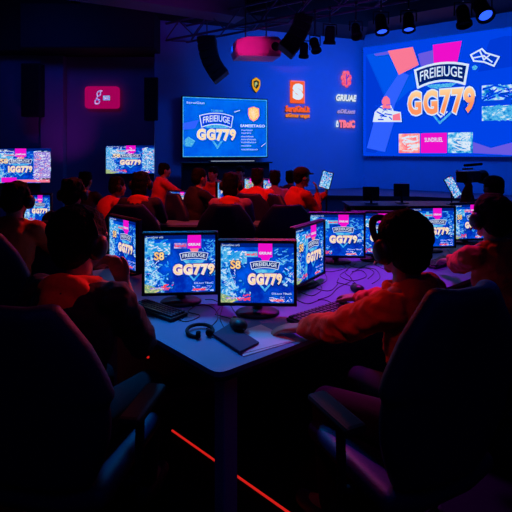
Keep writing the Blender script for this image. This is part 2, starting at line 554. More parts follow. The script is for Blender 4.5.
# ------------------------------------------------------------------ LED wall
LW = 5.35; LH_ = 2.70
ledrot = math.atan2(d_led.y, d_led.x)
p0 = WBv + d_led * 0.03 + Vector((-d_led.y, d_led.x)) * -0.14
zb = EYE - 4 / F * 11.3
led = thing('led_wall', 'huge glowing blue LED wall showing GG779 with pink tiles', 'screen', (p0.x, p0.y, zb), ledrot)
MB().box((LW / 2, 0.06, LH_ / 2), (LW - .01, 0.1, LH_ - .01), 'matt', 0.01).build('housing', led)
sb = MB()
b = Board(sb, LW, LH_, 0.004, LW / 2, 0, 0.0)


def ledmap(px, py):
    """where a sight line of the photograph meets the LED wall, as fractions of its picture"""
    k = (px - 256) / F
    # p0.x + t dx = k (p0.y + t dy)
    t = (k * p0.y - p0.x) / (d_led.x - k * d_led.y)
    Y = p0.y + t * d_led.y
    z = EYE - (py - HORIZON) / F * Y
    return (t / LW, (z - zb) / LH_)


def LP(*pts): return [ledmap(*p) for p in pts]


b.rect(0, 0, 1, 1, 'b_blue', 0)
b.poly(LP((366, 53), (366, 152), (376, 153), (395, 118), (384, 92)), 'b_dark', 1)
b.poly(LP((366, 55), (380, 52), (390, 50), (401, 75), (389, 98), (384, 96)), 'b_blue2', 1)
b.poly(LP((384, 96), (400, 72), (409, 75), (395, 104), (392, 118), (386, 110)), 'b_blue3', 2)
b.poly(LP((374, 122), (394, 122), (385, 152), (367, 148)), 'b_blue3', 2)
b.poly(LP((374, 54), (388, 51.5), (391, 54), (376, 56)), 'b_violet', 3)
b.poly(LP((418, 54), (434, 50), (434, 68), (421, 66)), 'b_violet', 2)
b.poly(LP((395, 104), (400, 88), (409, 75), (424, 68), (421, 84), (408, 92)), 'b_blue2', 1)
b.poly(LP((490, 40), (505, 36), (516, 36), (516, 66), (478, 72)), 'b_dark', 1)
b.poly(LP((473, 142), (491, 148), (530, 138), (530, 156), (473, 153)), 'b_violet', 1)
b.poly(LP((388, 51), (413, 47), (419, 65), (399, 75)), 's_pink', 4)
b.poly(LP((433, 45), (462, 41), (457, 65), (434, 66)), 's_magenta', 4)
for (u, v, m, mm) in ((399, 420, 'b_pic', 's_white'), (421, 447, 's_magenta', 's_white'), (448, 473, 'b_wave', 's_cyan')):
    a, c = ledmap(u, 153), ledmap(v, 153)
    hv = ledmap(436, 133)[1]
    b.rect(a[0], a[1], c[0], hv, m, 4)
c0 = LP((425, 139), (443, 141))
b.text('SUNDRUEL', c0[0][0], c0[1][1] - .006, c0[1][0], c0[0][1] + .01, 's_white', 6, off=.01)
u0, v0 = ledmap(402, 151); u1, v1 = ledmap(418, 136)
b.scribble(u0, v0, u1, v1, 22, 's_white', 3, .010, 6)
u0, v0 = ledmap(452, 150); u1, v1 = ledmap(470, 136)
b.scribble(u0, v0, u1, v1, 26, 's_white', 5, .009, 6)
b.rect(u0, v0 - .006, u1, v0 + .016, 's_busy', 5)
# pictures at the side
a = ledmap(482, 101); c = ledmap(530, 82)
b.rect(a[0], a[1], c[0], c[1], 'b_wave', 4)
b.scribble(a[0], a[1], c[0], c[1], 40, 'b_blue', 12, .014, 5)
a2 = ledmap(482, 121); c2 = ledmap(530, 104)
b.rect(a2[0], a2[1], c2[0], c2[1], 'b_wave', 4)
b.scribble(a2[0], a2[1], c2[0], c2[1], 30, 's_cyan', 13, .014, 5)
# plain figure emblem with a white plinth
q = LP((373, 122), (402, 122), (401, 112), (394, 111), (390, 103), (381, 106), (375, 112))
b.poly(q, 's_white', 4)
q = LP((393, 120.5), (401, 120.5), (400, 113), (393, 115))
b.poly(q, 's_pink', 5)
q = LP((383, 109), (391, 109), (390, 99), (387, 96), (384, 97), (382, 101))
b.poly(q, 's_pink', 5)
u0, v0 = ledmap(375, 120); u1, v1 = ledmap(392, 104)
b.scribble(u0, v0, u1, v1, 14, 'b_blue', 8, .010, 6)
# white craft drawing, top
q = LP((471, 55), (482, 49), (486, 53), (499, 57), (494, 66), (484, 62), (474, 61))
b.line(q, .012, 's_white', 4, True)
b.line(LP((474, 58), (484, 56), (492, 62)), .010, 's_white', 5)
b.line(LP((480, 51), (484, 60), (490, 55)), .010, 's_white', 5)
b.poly(LP((472, 67), (475, 65), (478, 67), (476, 70), (473, 70)), 's_cyan', 4)
# crest
u0, v0 = ledmap(415.5, 88); u1, v1 = ledmap(468, 60.5)
crest(b, u0, v0 - .0, u1, v1, 'FREIEIUGE', L=6, t=.018)
u0, v0 = ledmap(426, 89); u1, v1 = ledmap(457, 79)
b.poly([(u0, v0 + .03), (u1, v0 + .03), (u1 - .03, v0 - .01), (u0 + .03, v0 - .01)], 's_cyan', 5)
b.text('SIZUCS', u0 + .02, v0 + .01, u1 - .02, v1 - .03, 's_cyan', 10, off=.03)
b.line(LP((431, 112), (440, 123), (453, 111)), .016, 's_cyan', 5)
b.line(LP((436, 112), (441, 117), (447, 112)), .012, 's_white', 6)
# the big word, cut along the slope of the picture
M['b_word'] = emi_grad('led_wall_gold', 1.15, 1.62, (1.0, 0.30, 0.12), (1.0, 0.80, 0.42), 1.0)
u0, v0 = ledmap(408.5, 113); u1, v1 = ledmap(475.5, 90)
vb = v0
for off, m, L in ((.11, 'b_dark', 11), (.085, 's_white', 12), (.04, 'b_word', 13)):
    b.text('GG779', u0 + .004, vb - .012, u1 - .004, v1 + .012, m, L, off=off, space=1.16)
sb.build('screen', led)

# ------------------------------------------------------------------ wall-mounted stage screen
A = at(182.8, 157, 9.62); B_ = at(267, 156, 10.22)
dv = Vector((B_.x - A.x, B_.y - A.y, 0)); TW = dv.length; dv.normalize()
TH = 60.3 / F * 9.62
tv = thing('wall_screen', 'wide blue presentation screen on the stage wall with gold shield', 'screen', (A.x, A.y, A.z), math.atan2(dv.y, dv.x))
MB().box((TW / 2, 0.045, TH / 2), (TW + .05, 0.08, TH + .05), 'matt', 0.01).build('housing', tv)
sb = MB(); b = Board(sb, TW, TH, 0.003, TW / 2, 0, 0)
b.rect(0, 0, 1, 1, 'tv_blue', 0)
b.line([(0.004, .006), (.996, .006), (.996, .994), (.004, .994)], .012, 's_cyan', 1, True)
b.poly([(.02, .18), (.10, .17), (.14, .27), (.06, .34), (.02, .28)], 's_cyan', 1)
b.poly([(0, .45), (.14, .48), (.18, .62), (0, .56)], 'b_blue3', 1)
b.text('SeruiGtat', .04, .89, .25, .925, 's_white', 2)
crest(b, .19, .50, .58, .74, 'FREIEIUGE', L=3, t=.014, fill='b_blue')
b.text('TORIUMI', .32, .765, .46, .80, 's_cyan', 3, off=.02)
b.rect(.26, .49, .52, .58, 's_cyan', 2)
b.poly([(.33, .27), (.46, .27), (.395, .13)], 's_cyan', 2)
b.poly([(.355, .27), (.435, .27), (.395, .19)], 'tv_blue', 3)
for off, m, L in ((.11, 'b_dark', 6), (.08, 's_white', 7), (.035, 's_cream', 8)):
    b.text('GG779', .165, .29, .605, .46, m, L, off=off, space=1.16)
sh_ = [(.77, .84), (.83, .87), (.895, .84), (.90, .72), (.875, .66), (.83, .62), (.785, .66), (.765, .74)]
b.poly(sh_, 's_gold', 3)
b.line(sh_, .012, 's_pink', 4, True)
b.poly([(.80, .80), (.83, .83), (.85, .72), (.83, .66), (.81, .70)], 's_cream', 5)
b.text('SAMEIETAGO', .67, .515, .97, .56, 's_white', 3, off=.02)
for v, e in ((.46, .82), (.41, .80), (.35, .83), (.30, .86), (.25, .86), (.19, .80), (.125, .88)):
    b.text('muoralinetasoru'[:int((e - .66) * 70)], .68, v - .01, e, v + .018, 's_white', 3)
b.line([(.60, .77), (.66, .80)], .012, 's_white', 3)
b.line([(.93, .18), (.98, .24)], .008, 's_white', 3)
sb.build('screen', tv)
# low media bench under that screen
c = (A + B_) / 2
bench = thing('media_bench', 'low black media bench against the wall under the presentation screen', 'bench', (c.x + .03, c.y - .24, 0), math.atan2(dv.y, dv.x))
mb = MB()
mb.box((0, 0, 1.37), (TW + .08, .30, .03), 'black', .005)
mb.box((0, .05, 0.70), (TW, .2, 1.30), 'matt', .005)
mb.build('shelf', bench)
mb = MB()
mb.box((0.1, -.10, 1.405), (TW * .55, .07, .035), 'black', .01)
mb.box((0.1, -.137, 1.408), (TW * .50, .003, .006), 's_white')
mb.build('soundbar', bench)

# ------------------------------------------------------------------ emblems on the stage wall
nwall = Vector((-(WBv - WAv).normalized().y, (WBv - WAv).normalized().x))
wd = (WBv - WAv).normalized()
wrz = math.atan2(wd.y, wd.x)


def wallpt(px, py, off=0.02):
    k = (px - 256) / F
    o = WAv - nwall * off
    t = (k * o.y - o.x) / (wd.x - k * wd.y)
    Y = o.y + t * wd.y
    return Vector((o.x + t * wd.x, Y, EYE - (py - HORIZON) / F * Y)), F / Y


def emblem(name, label, px, py, wpx, hpx, fn):
    p, k = wallpt(px, py, 0.03)
    mb = MB()
    bb = Board(mb, wpx / k, hpx / k, 0.003, 0, -hpx / k / 2, -0.012)
    fn(bb, mb, wpx / k, hpx / k)
    return tag(mb.build(name, None, p, (0, 0, wrz)), label, 'sign')


def f_shield(b, mb, w, h):
    P = [(.08, .82), (.5, 1), (.92, .82), (.95, .5), (.8, .22), (.5, 0), (.2, .22), (.05, .5)]
    mb.prism([((u - .5) * w, (v - .5) * h) for u, v in P], -.012, .02, 'sign_dark')
    b.poly([(.5 + (u - .5) * .95, .5 + (v - .5) * .95) for u, v in P], 'sign_yellow', 1)
    b.poly([(.22, .72), (.5, .80), (.78, .72), (.75, .42), (.5, .25), (.25, .42)], 'sign_dark', 2)
    b.poly([(.35, .65), (.55, .70), (.65, .55), (.5, .5), (.45, .35), (.32, .45)], 's_yellow', 3)


emblem('shield_emblem', 'small yellow and black shield emblem above the presentation screen', 256, 85, 10.5, 16, f_shield)


def f_orange(b, mb, w, h):
    mb.box((0, .004, 0), (w, .03, h), 'sign_orange', .01)
    b.rect(.03, .02, .97, .98, 'sign_orange', 1)
    b.line([(.05, .96), (.95, .97), (.95, .05)], .03, 's_pink', 2)
    b.text('S', .26, .22, .76, .80, 's_white', 3, off=.09)


emblem('square_logo_sign', 'orange square sign with a white letter S on blue wall', 297.5, 92, 16, 22.5, f_orange)


def lettering_sign(name, label, px, py, w, h, word, m, off=.03, shear=0.0, extra=None):
    def fn(b, mb, W, H):
        b.text(word, .18 if extra else 0, 0, 1, 1, m, 2, off=off + .03, shear=shear)
        b.text(word, .18 if extra else 0, 0, 1, 1, m, 1, off=off, shear=shear)
        vs, fs, bb = text2d(word, off, shear)
        # solid letters: the same outline 12 mm behind
        b2 = Board(mb, W, H, 0.0, 0, -H / 2, 0.012)
        b2.text(word, .18 if extra else 0, 0, 1, 1, 'sign_dark', 0, off=off, shear=shear)
        if extra: extra(b)
    return emblem(name, label, px, py, w, h, fn)


lettering_sign('wall_lettering', 'orange-red lettering under the square S sign', 297.5, 109, 26, 5.5, 'SeruiGtal.It', 'sign_orange', .04)
lettering_sign('wall_lettering', 'amber smaller lettering, lower line under the S sign', 297.5, 116, 26, 4.5, 'aiGrnur ungut', 'sign_orange2', .04)
lettering_sign('wall_lettering', 'white lettering under the pink flower emblem', 346, 98, 23, 6.0, 'GRIUAE', 's_white', .02, .2)
lettering_sign('wall_lettering', 'small pale pink and white lettering, middle line below flower emblem', 346, 111.5, 20, 3.8, 'oDiLiuct', 's_busy2', .03, .3)


def drop(b):
    b.poly([(.0, .0), (.12, .0), (.13, .5), (.10, 1.0), (.03, 1.0), (.0, .5)], 's_white', 3)
    b.rect(.045, .25, .09, .5, 'b_dark', 4)


lettering_sign('wall_lettering', 'bold pink TBoiC lettering beside a small white figure mark', 345, 124, 21, 6.5, 'TBoiC', 's_pink', .05, 0, drop)


def f_flower(b, mb, w, h):
    mb.prism([(math.cos(a) * w * .2, math.sin(a) * h * .2) for a in [k * math.pi / 6 for k in range(12)]], -.01, .02, 'sign_pinkred')
    for k in range(7):
        a = k * 2 * math.pi / 7 + .3
        cx, cy = .5 + math.cos(a) * .30, .5 + math.sin(a) * .32
        b.poly([(cx + math.cos(t) * .19, cy + math.sin(t) * .17) for t in [i * math.pi / 5 for i in range(10)]], 'sign_pinkred', 1 + k % 2)
    b.line([(.52, .2), (.5, .75)], .05, 'b_dark', 4)
    b.line([(.52, .5), (.72, .72)], .05, 'b_dark', 4)
    b.line([(.45, .4), (.28, .6)], .04, 's_pink', 4)


emblem('flower_emblem', 'pink-red flower shaped emblem on the blue wall', 346, 79, 13, 18, f_flower)

# crimson sign on the dark wall
P_ = at(102.3, 97.5, 9.93)
sw, shh = 34 / F * 9.93, 22 / F * 9.93
mb = MB()
rp = []
for cx, cz, a0 in ((sw / 2 - .07, shh / 2 - .07, 0), (-sw / 2 + .07, shh / 2 - .07, 90), (-sw / 2 + .07, -shh / 2 + .07, 180), (sw / 2 - .07, -shh / 2 + .07, 270)):
    for k in range(5):
        a = R(a0 + k * 22.5); rp.append((cx + .07 * math.cos(a), cz + .07 * math.sin(a)))
mb.prism(rp, -.03, .05, 'sign_pink')
b = Board(mb, sw, shh, 0.003, 0, -shh / 2, -.032)
b.text('g', .28, .17, .52, .82, 's_busy2', 1, off=.0, shear=.3)
b.rect(.55, .38, .73, .56, 's_busy2', 1)
b.line([(.55, .38), (.73, .38), (.73, .56), (.55, .56)], .03, 's_cyan', 2, True)
tag(mb.build('crimson_sign', None, P_), 'glowing crimson rounded sign with white letter on dark wall', 'sign')

# ------------------------------------------------------------------ wall televisions on the dark wall


def wall_tv(label, px0, py0, px1, py1, D, seed, word):
    a = at(px0, py1, D); c = at(px1, py0, D)
    w = c.x - a.x; h = c.z - a.z
    r = thing('wall_television', label, 'television', ((a.x + c.x) / 2, D, a.z), 0, 'televisions on the dark wall')
    MB().box((0, .035, h / 2), (w + .03, .06, h + .03), 'black', .008).build('housing', r)
    MB().box((0, .10, h / 2), (w * .3, .08, h * .4), 'metal', .008).build('wall_bracket', r)
    m = MB(); b = screen_art(m, w, h, seed, word, (.27, .69))
    b.rect(.71, .14, .99, .90, 's_busy2' if seed % 2 else 's_busy', 7)
    b.scribble(.70, .05, .99, .92, 50, 's_white', seed, .02, 8)
    b.scribble(.70, .05, .99, .92, 20, 's_pink', seed + 3, .02, 8)
    b.scribble(.02, .55, .5, .95, 50, 's_white', seed + 9, .018, 8)
    if seed % 2:
        b.rect(0, .02, .16, .16, 's_cyan', 8); b.rect(.16, .02, .42, .16, 's_magenta', 8)
        b.rect(.42, .02, .98, .10, 's_pink', 8)
        b.rect(0, .72, .10, .92, 's_pink', 8)
    m.build('screen', r)
    return r


wall_tv('wall television over the players cut by the picture edge', -8, 148.5, 51, 183, 9.8, 11, 'IGG779')
wall_tv('wall television with pale busy picture beside the stage wall', 106, 145.5, 157, 173.5, 9.8, 14, 'GG779')

# column speakers on the wall
for lab, px, pa, pb, w in (('slim black column speaker where dark wall meets blue wall', 152, 78, 121, .30), ('black column speaker on dark wall near the purple pilaster', 33, 64, 117, .42)):
    a = at(px, pb, 9.7); c = at(px, pa, 9.7)
    r = thing('column_speaker', lab, 'speaker', (a.x, 9.7, a.z), 0, 'column speakers on the walls')
    h = c.z - a.z
    MB().box((0, 0, h / 2), (w, .22, h), 'matt', .02).build('cabinet', r)
    MB().box((0, -.115, h / 2), (w * .85, .012, h * .94), 'rubber', .004).build('grille', r)
    MB().box((0, .17, h / 2), (.1, .14, .2), 'metal', .004).build('bracket', r)

# ------------------------------------------------------------------ truss with lamps
TA = Vector((-2.3, 10.04 - .1)); TD = Vector((3.2, -2.2)); tl = TD.length; tdn = TD.normalized()
TZ = 4.0; S = .36
trz = math.atan2(tdn.y, tdn.x)
LEN = 8.2
tr = thing('lighting_truss', 'long box lighting truss hanging under the ceiling across the stage', 'truss', (TA.x, TA.y, TZ), trz)
for dy in (0, S):
    for dz in (0, S):
        MB().tube([(0, dy, dz), (LEN, dy, dz)], .024, 'truss', 8).build('chord', tr)
nb = 20
for i in range(nb):
    x0 = LEN * i / nb; x1 = LEN * (i + 1) / nb
    m = MB()
    m.tube([(x0, 0, 0 if i % 2 else S), (x1, 0, S if i % 2 else 0)], .013, 'truss', 6)
    m.build('brace', tr)
    m = MB()
    m.tube([(x0, 0 if i % 2 else S, 0), (x1, S if i % 2 else 0, 0)], .013, 'truss', 6)
    m.build('brace', tr)
    if i % 2 == 0:
        m = MB().tube([(x0, S, 0), (x1, S, S)], .013, 'truss', 6)
        m.build('brace', tr)
for x in (.6, 4.0, 7.4):
    MB().tube([(x, S / 2, S), (x, S / 2, CEIL - TZ)], .012, 'metal', 6).build('hanger', tr)


def truss_at(px, back=0.0):
    """point on the truss's front lower chord on the sight line of px"""
    k = (px - 256) / F
    t = (k * TA.y - TA.x) / (tdn.x - k * tdn.y)
    q = TA + tdn * t
    n = Vector((-tdn.y, tdn.x))
    return Vector((q.x + n.x * back, q.y + n.y * back, TZ))


def stage_lamp(label, px, py, rz, tilt, size=1.0, lit=False):
    size *= .78
    p = truss_at(px)
    zc = EYE - (py - HORIZON) / F * p.y
    drop = min(max(TZ - zc, .2), 1.2)
    r = thing('stage_spotlight', label, 'stage light', (p.x, p.y, TZ), rz, 'spotlights hanging from the truss')
    m = MB()
    m.tube([(0, 0, .03), (0, 0, -drop + .22 * size)], .014, 'metal', 8)
    m.box((0, 0, .0), (.06, .07, .07), 'metal', .01)
    m.build('clamp', r)
    m = MB(); w = .13 * size
    m.tube([(-w, 0, -drop), (-w, 0, -drop + .2 * size), (w, 0, -drop + .2 * size), (w, 0, -drop)], .012, 'matt', 6)
    m.build('yoke', r)
    mt = Matrix.Translation((0, 0, -drop)) @ Euler((tilt, 0, 0)).to_matrix().to_4x4()
    m = MB()
    q = size
    m.lathe([(0, .16 * q), (.07 * q, .16 * q), (.095 * q, .10 * q), (.095 * q, -.10 * q), (.115 * q, -.12 * q), (.115 * q, -.17 * q), (.09 * q, -.17 * q), (.085 * q, -.12 * q), (0, -.12 * q)], 'matt', 20, mt)
    can = m.build('lamp_body', r)
    m = MB()
    m.lathe([(0, -.125 * q), (.084 * q, -.127 * q), (.084 * q, -.135 * q), (0, -.14 * q)], 'e_lens' if lit else 'black', 20, mt)
    m.build('lens', can)
    return r


stage_lamp('black spotlight next to the dark hanging speaker curve', 304, 50, 0, .5)
stage_lamp('black spotlight, second from the pink projector', 315, 45, 0.4, -.4)
stage_lamp('black spotlight above the flower emblem, pointing down', 330, 35, .2, .2, 1.15)
stage_lamp('black spotlight between flower emblem and LED wall', 356, 31, 0, -.5)
stage_lamp('tall black spotlight above the LED wall corner with faint blue lens', 381, 24, .1, -.35, 1.2, True)
stage_lamp('black spotlight above the orange tile of the LED wall', 408.5, 22, -.2, -.3, 1.1, True)
stage_lamp('spotlight with bright blue lens above the white craft drawing', 482, 9, 0, -.7, 1.35, True)
stage_lamp('dark spotlight beside the one with the bright blue lens', 463, 16, 0, -.3, 1.2)


def line_array(label, px, D, py0, pts, w):
    r = thing('line_array_speaker', label, 'speaker', at(px, py0, D), 0, 'hanging speaker curves')
    MB().tube([(0, 0, 0), (0, 0, CEIL - at(px, py0, D).z)], .012, 'metal', 6).build('hanger', r)
    k = D / F
    for i in range(len(pts) - 1):
        (x0, y0), (x1, y1) = pts[i], pts[i + 1]
        dx, dz = (x1 - x0) * k, -(y1 - y0) * k
        l = math.hypot(dx, dz); an = math.atan2(dx, -dz)
        c = ((x0 + x1) / 2 * k - 0, 0, -((y0 + y1) / 2) * k)
        cab = MB().box(c, (w, .42, l * .97), 'matt', .02, (0, -an, 0)).build('cabinet', r)
        MB().box((c[0], -.215, c[2]), (w * .84, .012, l * .8), 'rubber', .004, (0, -an, 0)).build('grille', cab)
    return r


line_array('curved black hanging speaker stack above the presentation screen', 207, 9.2, 38,
           [(0, 0), (.5, 7), (1.5, 14), (3.5, 21), (6.5, 28), (10.5, 34.5), (15, 40)], .37)
line_array('dark tilted hanging speaker stack beside the pink projector', 303, 7.9, 18,
           [(0, 0), (-1, 7), (-4, 14), (-8, 21), (-13, 28), (-18, 34)], .32)

# pink-lit projector
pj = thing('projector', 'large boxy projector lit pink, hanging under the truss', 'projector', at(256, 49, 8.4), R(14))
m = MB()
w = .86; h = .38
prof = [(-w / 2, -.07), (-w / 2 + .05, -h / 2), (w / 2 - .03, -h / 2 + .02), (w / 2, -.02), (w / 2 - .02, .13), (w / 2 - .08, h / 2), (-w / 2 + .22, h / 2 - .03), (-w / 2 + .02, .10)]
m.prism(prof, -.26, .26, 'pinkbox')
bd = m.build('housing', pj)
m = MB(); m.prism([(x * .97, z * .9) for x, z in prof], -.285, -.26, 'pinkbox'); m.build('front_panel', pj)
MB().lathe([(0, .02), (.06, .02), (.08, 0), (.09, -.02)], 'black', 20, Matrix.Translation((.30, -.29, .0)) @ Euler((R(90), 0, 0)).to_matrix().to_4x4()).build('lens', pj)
m = MB(); m.tube([(-.2, 0, .15), (-.2, 0, .9)], .014, 'metal', 6); m.tube([(.2, 0, .15), (.2, 0, .9)], .014, 'metal', 6); m.build('hanger', pj)

# ------------------------------------------------------------------ desks
P0 = T(218, 374); PL = T(166, 344.5)
vdir = Vector((PL.x - P0.x, PL.y - P0.y)).normalized()
udir = Vector((0.77, 0.63)).normalized()
P0v = Vector((P0.x, P0.y))
c1 = P0v + udir * 3.6; c2 = c1 + vdir * 1.7; c3 = P0v + vdir * 1.85 + Vector((0, 0))
root = thing('players_desk', 'long blue-lit desk with the row of glowing monitors', 'desk')


def rounded(poly, r, n=4):
    out = []
    k = len(poly)
    for i in range(k):
        p = Vector(poly[i]); a = (Vector(poly[i - 1]) - p).normalized(); c = (Vector(poly[(i + 1) % k]) - p).normalized()
        s, e = p + a * r, p + c * r
        for j in range(n + 1):
            t = j / n
            out.append(tuple(s * (1 - t) ** 2 + p * 2 * t * (1 - t) + e * t * t))
    return out


poly = rounded([tuple(P0v), tuple(c1), tuple(c2), tuple(c3)], .05)
MB().slab(poly, DESK_Z - .022, DESK_Z, 'desk').build('desktop', root)
MB().slab(rounded([tuple(P0v), tuple(c1), tuple(c2), tuple(c3)], .05), DESK_Z - .04, DESK_Z - .0225, 'desk_edge').build('edge_band', root)
lg = [T(225, 385, .7)]
inward = (udir + vdir) * .16
for q in (P0v + inward * 1.1, P0v + udir * 1.9 + vdir * .16, P0v + udir * 3.4 + vdir * .2, P0v + vdir * 1.25 + udir * .15, P0v + udir * 1.9 + vdir * 1.3, P0v + udir * 3.4 + vdir * 1.3):
    m = MB(); m.box((q.x, q.y, (DESK_Z - .04) / 2), (.075, .075, DESK_Z - .04), 'leg', .006, (0, 0, math.atan2(udir.y, udir.x)))
    m.build('leg', root)


def simple_desk(label, x0, x1, y0, y1, z=DESK_Z, group='desks of the players behind', matn='desk', rz=0):
    cx, cy = (x0 + x1) / 2, (y0 + y1) / 2
    r = thing('desk', label, 'desk', (cx, cy, 0), rz, group)
    w, d = x1 - x0, y1 - y0
    MB().box((0, 0, z - .015), (w, d, .03), matn, .004).build('desktop', r)
    for sx in (-1, 1):
        for sy in (-1, 1):
            MB().box((sx * (w / 2 - .06), sy * (d / 2 - .06), (z - .03) / 2), (.05, .05, z - .03), 'leg', .004).build('leg', r)
    MB().box((0, d / 2 - .04, z - .2), (w - .14, .02, .30), 'desk_edge', .003).build('modesty_panel', r)
    return r


simple_desk('desk with monitor in front of the players near the picture edge', -3.6, -1.55, 4.2, 4.7)
simple_desk('short desk in front of the two backs in the middle', -1.62, 0.12, 5.32, 5.68)
simple_desk('desk nearest the stage bench carrying four small monitors', -1.45, 0.5, 7.0, 7.5)
simple_desk('dark desk under the tablet of the player in cap', .88, 1.75, 5.55, 6.3, matn='desk_edge')
simple_desk('long dark production desk before the stage platform', 1.5, 6.2, 7.2, 7.9, matn='desk_edge', group='production desks')


# ------------------------------------------------------------------ monitors
def monitor(label, px, py, rz, w=.41, h=.315, seed=1, word='GG779', wb=(.36, .86), lift=.045, group='monitors on the desks', z=DESK_Z, pos=None, dim=False):
    p = T(px, py, z) if pos is None else Vector(pos)
    r = thing('monitor', label, 'monitor', (p.x, p.y, z), rz, group)
    y = -.055
    m = MB()
    m.box((0, y + .022, lift + h / 2), (w + .03, .03, h + .035), 'black', .006)
    m.box((0, y + .046, lift + h / 2), (w * .7, .03, h * .6), 'black', .012)
    m.build('housing', r)
    m = MB()
    t = .016
    for (cx, cz, dx, dz) in ((0, lift + h + t / 2 - .002, w + .03, t), (0, lift - t / 2 + .002, w + .03, t), (-w / 2 - t / 2 + .002, lift + h / 2, t, h), (w / 2 + t / 2 - .002, lift + h / 2, t, h)):
        m.box((cx, y + .002, cz), (dx, .014, dz), 'black', .003)
    m.build('bezel', r)
    m = MB(); screen_art(m, w, h, seed, word, wb, z0=lift, y=y + .0055)
    m.build('screen', r)
    m = MB()
    m.tube([(0, .02, .01), (0, .03, .06), (0, .02, lift + h * .5)], [.03, .022, .022], 'black', 10)
    m.build('stand', r)
    m = MB()
    m.lathe([(0, 0.001), (.115, .001), (.118, .006), (.105, .014), (.03, .02), (0, .02)], 'black', 28, Matrix.Diagonal((1.0, .8, 1, 1)))
    m.build('stand_base', r)
    return r


monitor('front-row monitor facing the camera beside the dark-jacketed player', 181, 302, R(4), .395, .325, 1, 'GG779', (.40, .99), .07)
monitor('monitor nearest the table corner, behind the mouse and papers', 257.5, 313, R(-2), .385, .315, 2, 'GG779', (.37, .84), .07)
monitor('monitor turned sideways showing reddish picture in middle of desk', 303, 285, R(56), .40, .34, 3, 'GG779', (.36, .88), .05)
monitor('monitor behind the sideways one, facing the camera over purple desk', 336, 262, R(-3), .41, .32, 4, 'GG779', (.36, .88), .06)
monitor('monitor seen past the headset of the orange hoodie player', 375, 260, R(0), .38, .32, 5, 'GG779', (.36, .88), .06)
monitor('monitor between the two hooded heads at the desk', 429, 251, R(5), .40, .33, 6, 'GG779', (.36, .88), .05)
monitor('farthest monitor on the players desk with yellow-green corner', 466, 243, R(10), .34, .32, 7, 'GG779', (.36, .88), .05)
monitor('monitor slanted towards the dark-jacketed player', 129, 272, R(-46), .40, .335, 8, 'GG779', (.36, .88), .05)
monitor('small monitor behind the player with black headset near the edge', 0, 0, R(2), .25, .26, 9, 'GG779', (.30, .90), .18, pos=(-2.14, 4.45, 0))
# small monitors on the far desk
monitor('small bright monitor on far desk beside the red shirt player', 0, 0, R(-12), .36, .18, 21, 'GG779', (.30, .90), .05, pos=(-1.2, 7.2, 0))
monitor('narrow upright blue monitor on far desk turned edgeways', 0, 0, R(62), .30, .26, 22, 'GG779', (.30, .90), .12, pos=(-.58, 7.22, 0))
mm = monitor('upright yellow-green glowing monitor on the far desk', 0, 0, R(8), .16, .32, 23, 'GG', (.30, .90), .12, pos=(-.11, 7.25, 0))
for ch in kids(mm):
    if ch.name.startswith('screen'):
        ch.data.materials[0] = M['s_yellow']
monitor('small pale blue monitor at the end of the far desk', 0, 0, R(-6), .15, .20, 24, 'GG', (.30, .90), .22, pos=(.20, 7.25, 0))


# production desk: two monitors seen from behind
def back_monitor(label, px, py0, py1, w, D):
    z = DESK_Z
    p = at(px, py1, D); q = at(px, py0, D)
    r = thing('monitor', label, 'monitor', (p.x, D, z), R(176), 'production monitors seen from behind')
    lift = max(p.z - z, .05); h = q.z - p.z
    MB().box((0, 0, lift + h / 2), (w, .04, h), 'black', .01).build('housing', r)
    MB().box((0, -.022, lift + h / 2), (w * .94, .003, h * .92), 's_dim').build('screen', r)
    m = MB(); m.tube([(0, .03, 0.01), (0, .03, lift + h * .5)], .02, 'black', 8); m.build('stand', r)
    MB().box((0, .02, .008), (.2, .15, .014), 'black', .005).build('stand_base', r)


back_monitor('black monitor back on the production desk, the larger one', 371, 190, 204, .27, 7.5)
back_monitor('black monitor back on production desk nearer the LED wall', 401.5, 183.5, 196.5, .26, 7.6)


def tablet(label, px, py, D, w, h, rx, ry, rz, base_z):
    p = at(px, py, D)
    r = thing('tablet', label, 'tablet', (p.x, D, base_z), rz, 'tablets on stands')
    mt = Matrix.Translation((0, 0, p.z - base_z)) @ Euler((rx, ry, 0)).to_matrix().to_4x4()
    m = MB(); m.box((0, .01, 0), (w + .02, .016, h + .02), 'black', .004)
    m.v = [mt @ v for v in m.v]; body = m.build('housing', r)
    m = MB(); b = Board(m, w, h, .0006, 0, -h / 2, .0); b.rect(0, 0, 1, 1, 's_busy', 1); b.scribble(0, 0, 1, 1, 40, 's_white', int(px), .04, 2)
    b.scribble(0, 0, 1, 1, 14, 's_pink', int(px) + 1, .04, 3)
    m.v = [mt @ v for v in m.v]; m.build('screen', r)
    m = MB(); m.tube([(0, .03, .01), (0, .04, p.z - base_z)], .012, 'black', 8); m.box((0, .03, .006), (.14, .1, .012), 'black', .003); m.build('stand', r)
    return r


tablet('upright glowing tablet in front of the player with the cap', 326, 180, 5.85, .13, .21, R(-8), R(14), R(-18), DESK_Z)
tablet('slanted tablet on a stand before the blue stage wall', 453, 187, 7.35, .15, .34, R(-12), R(-26), R(18), DESK_Z)


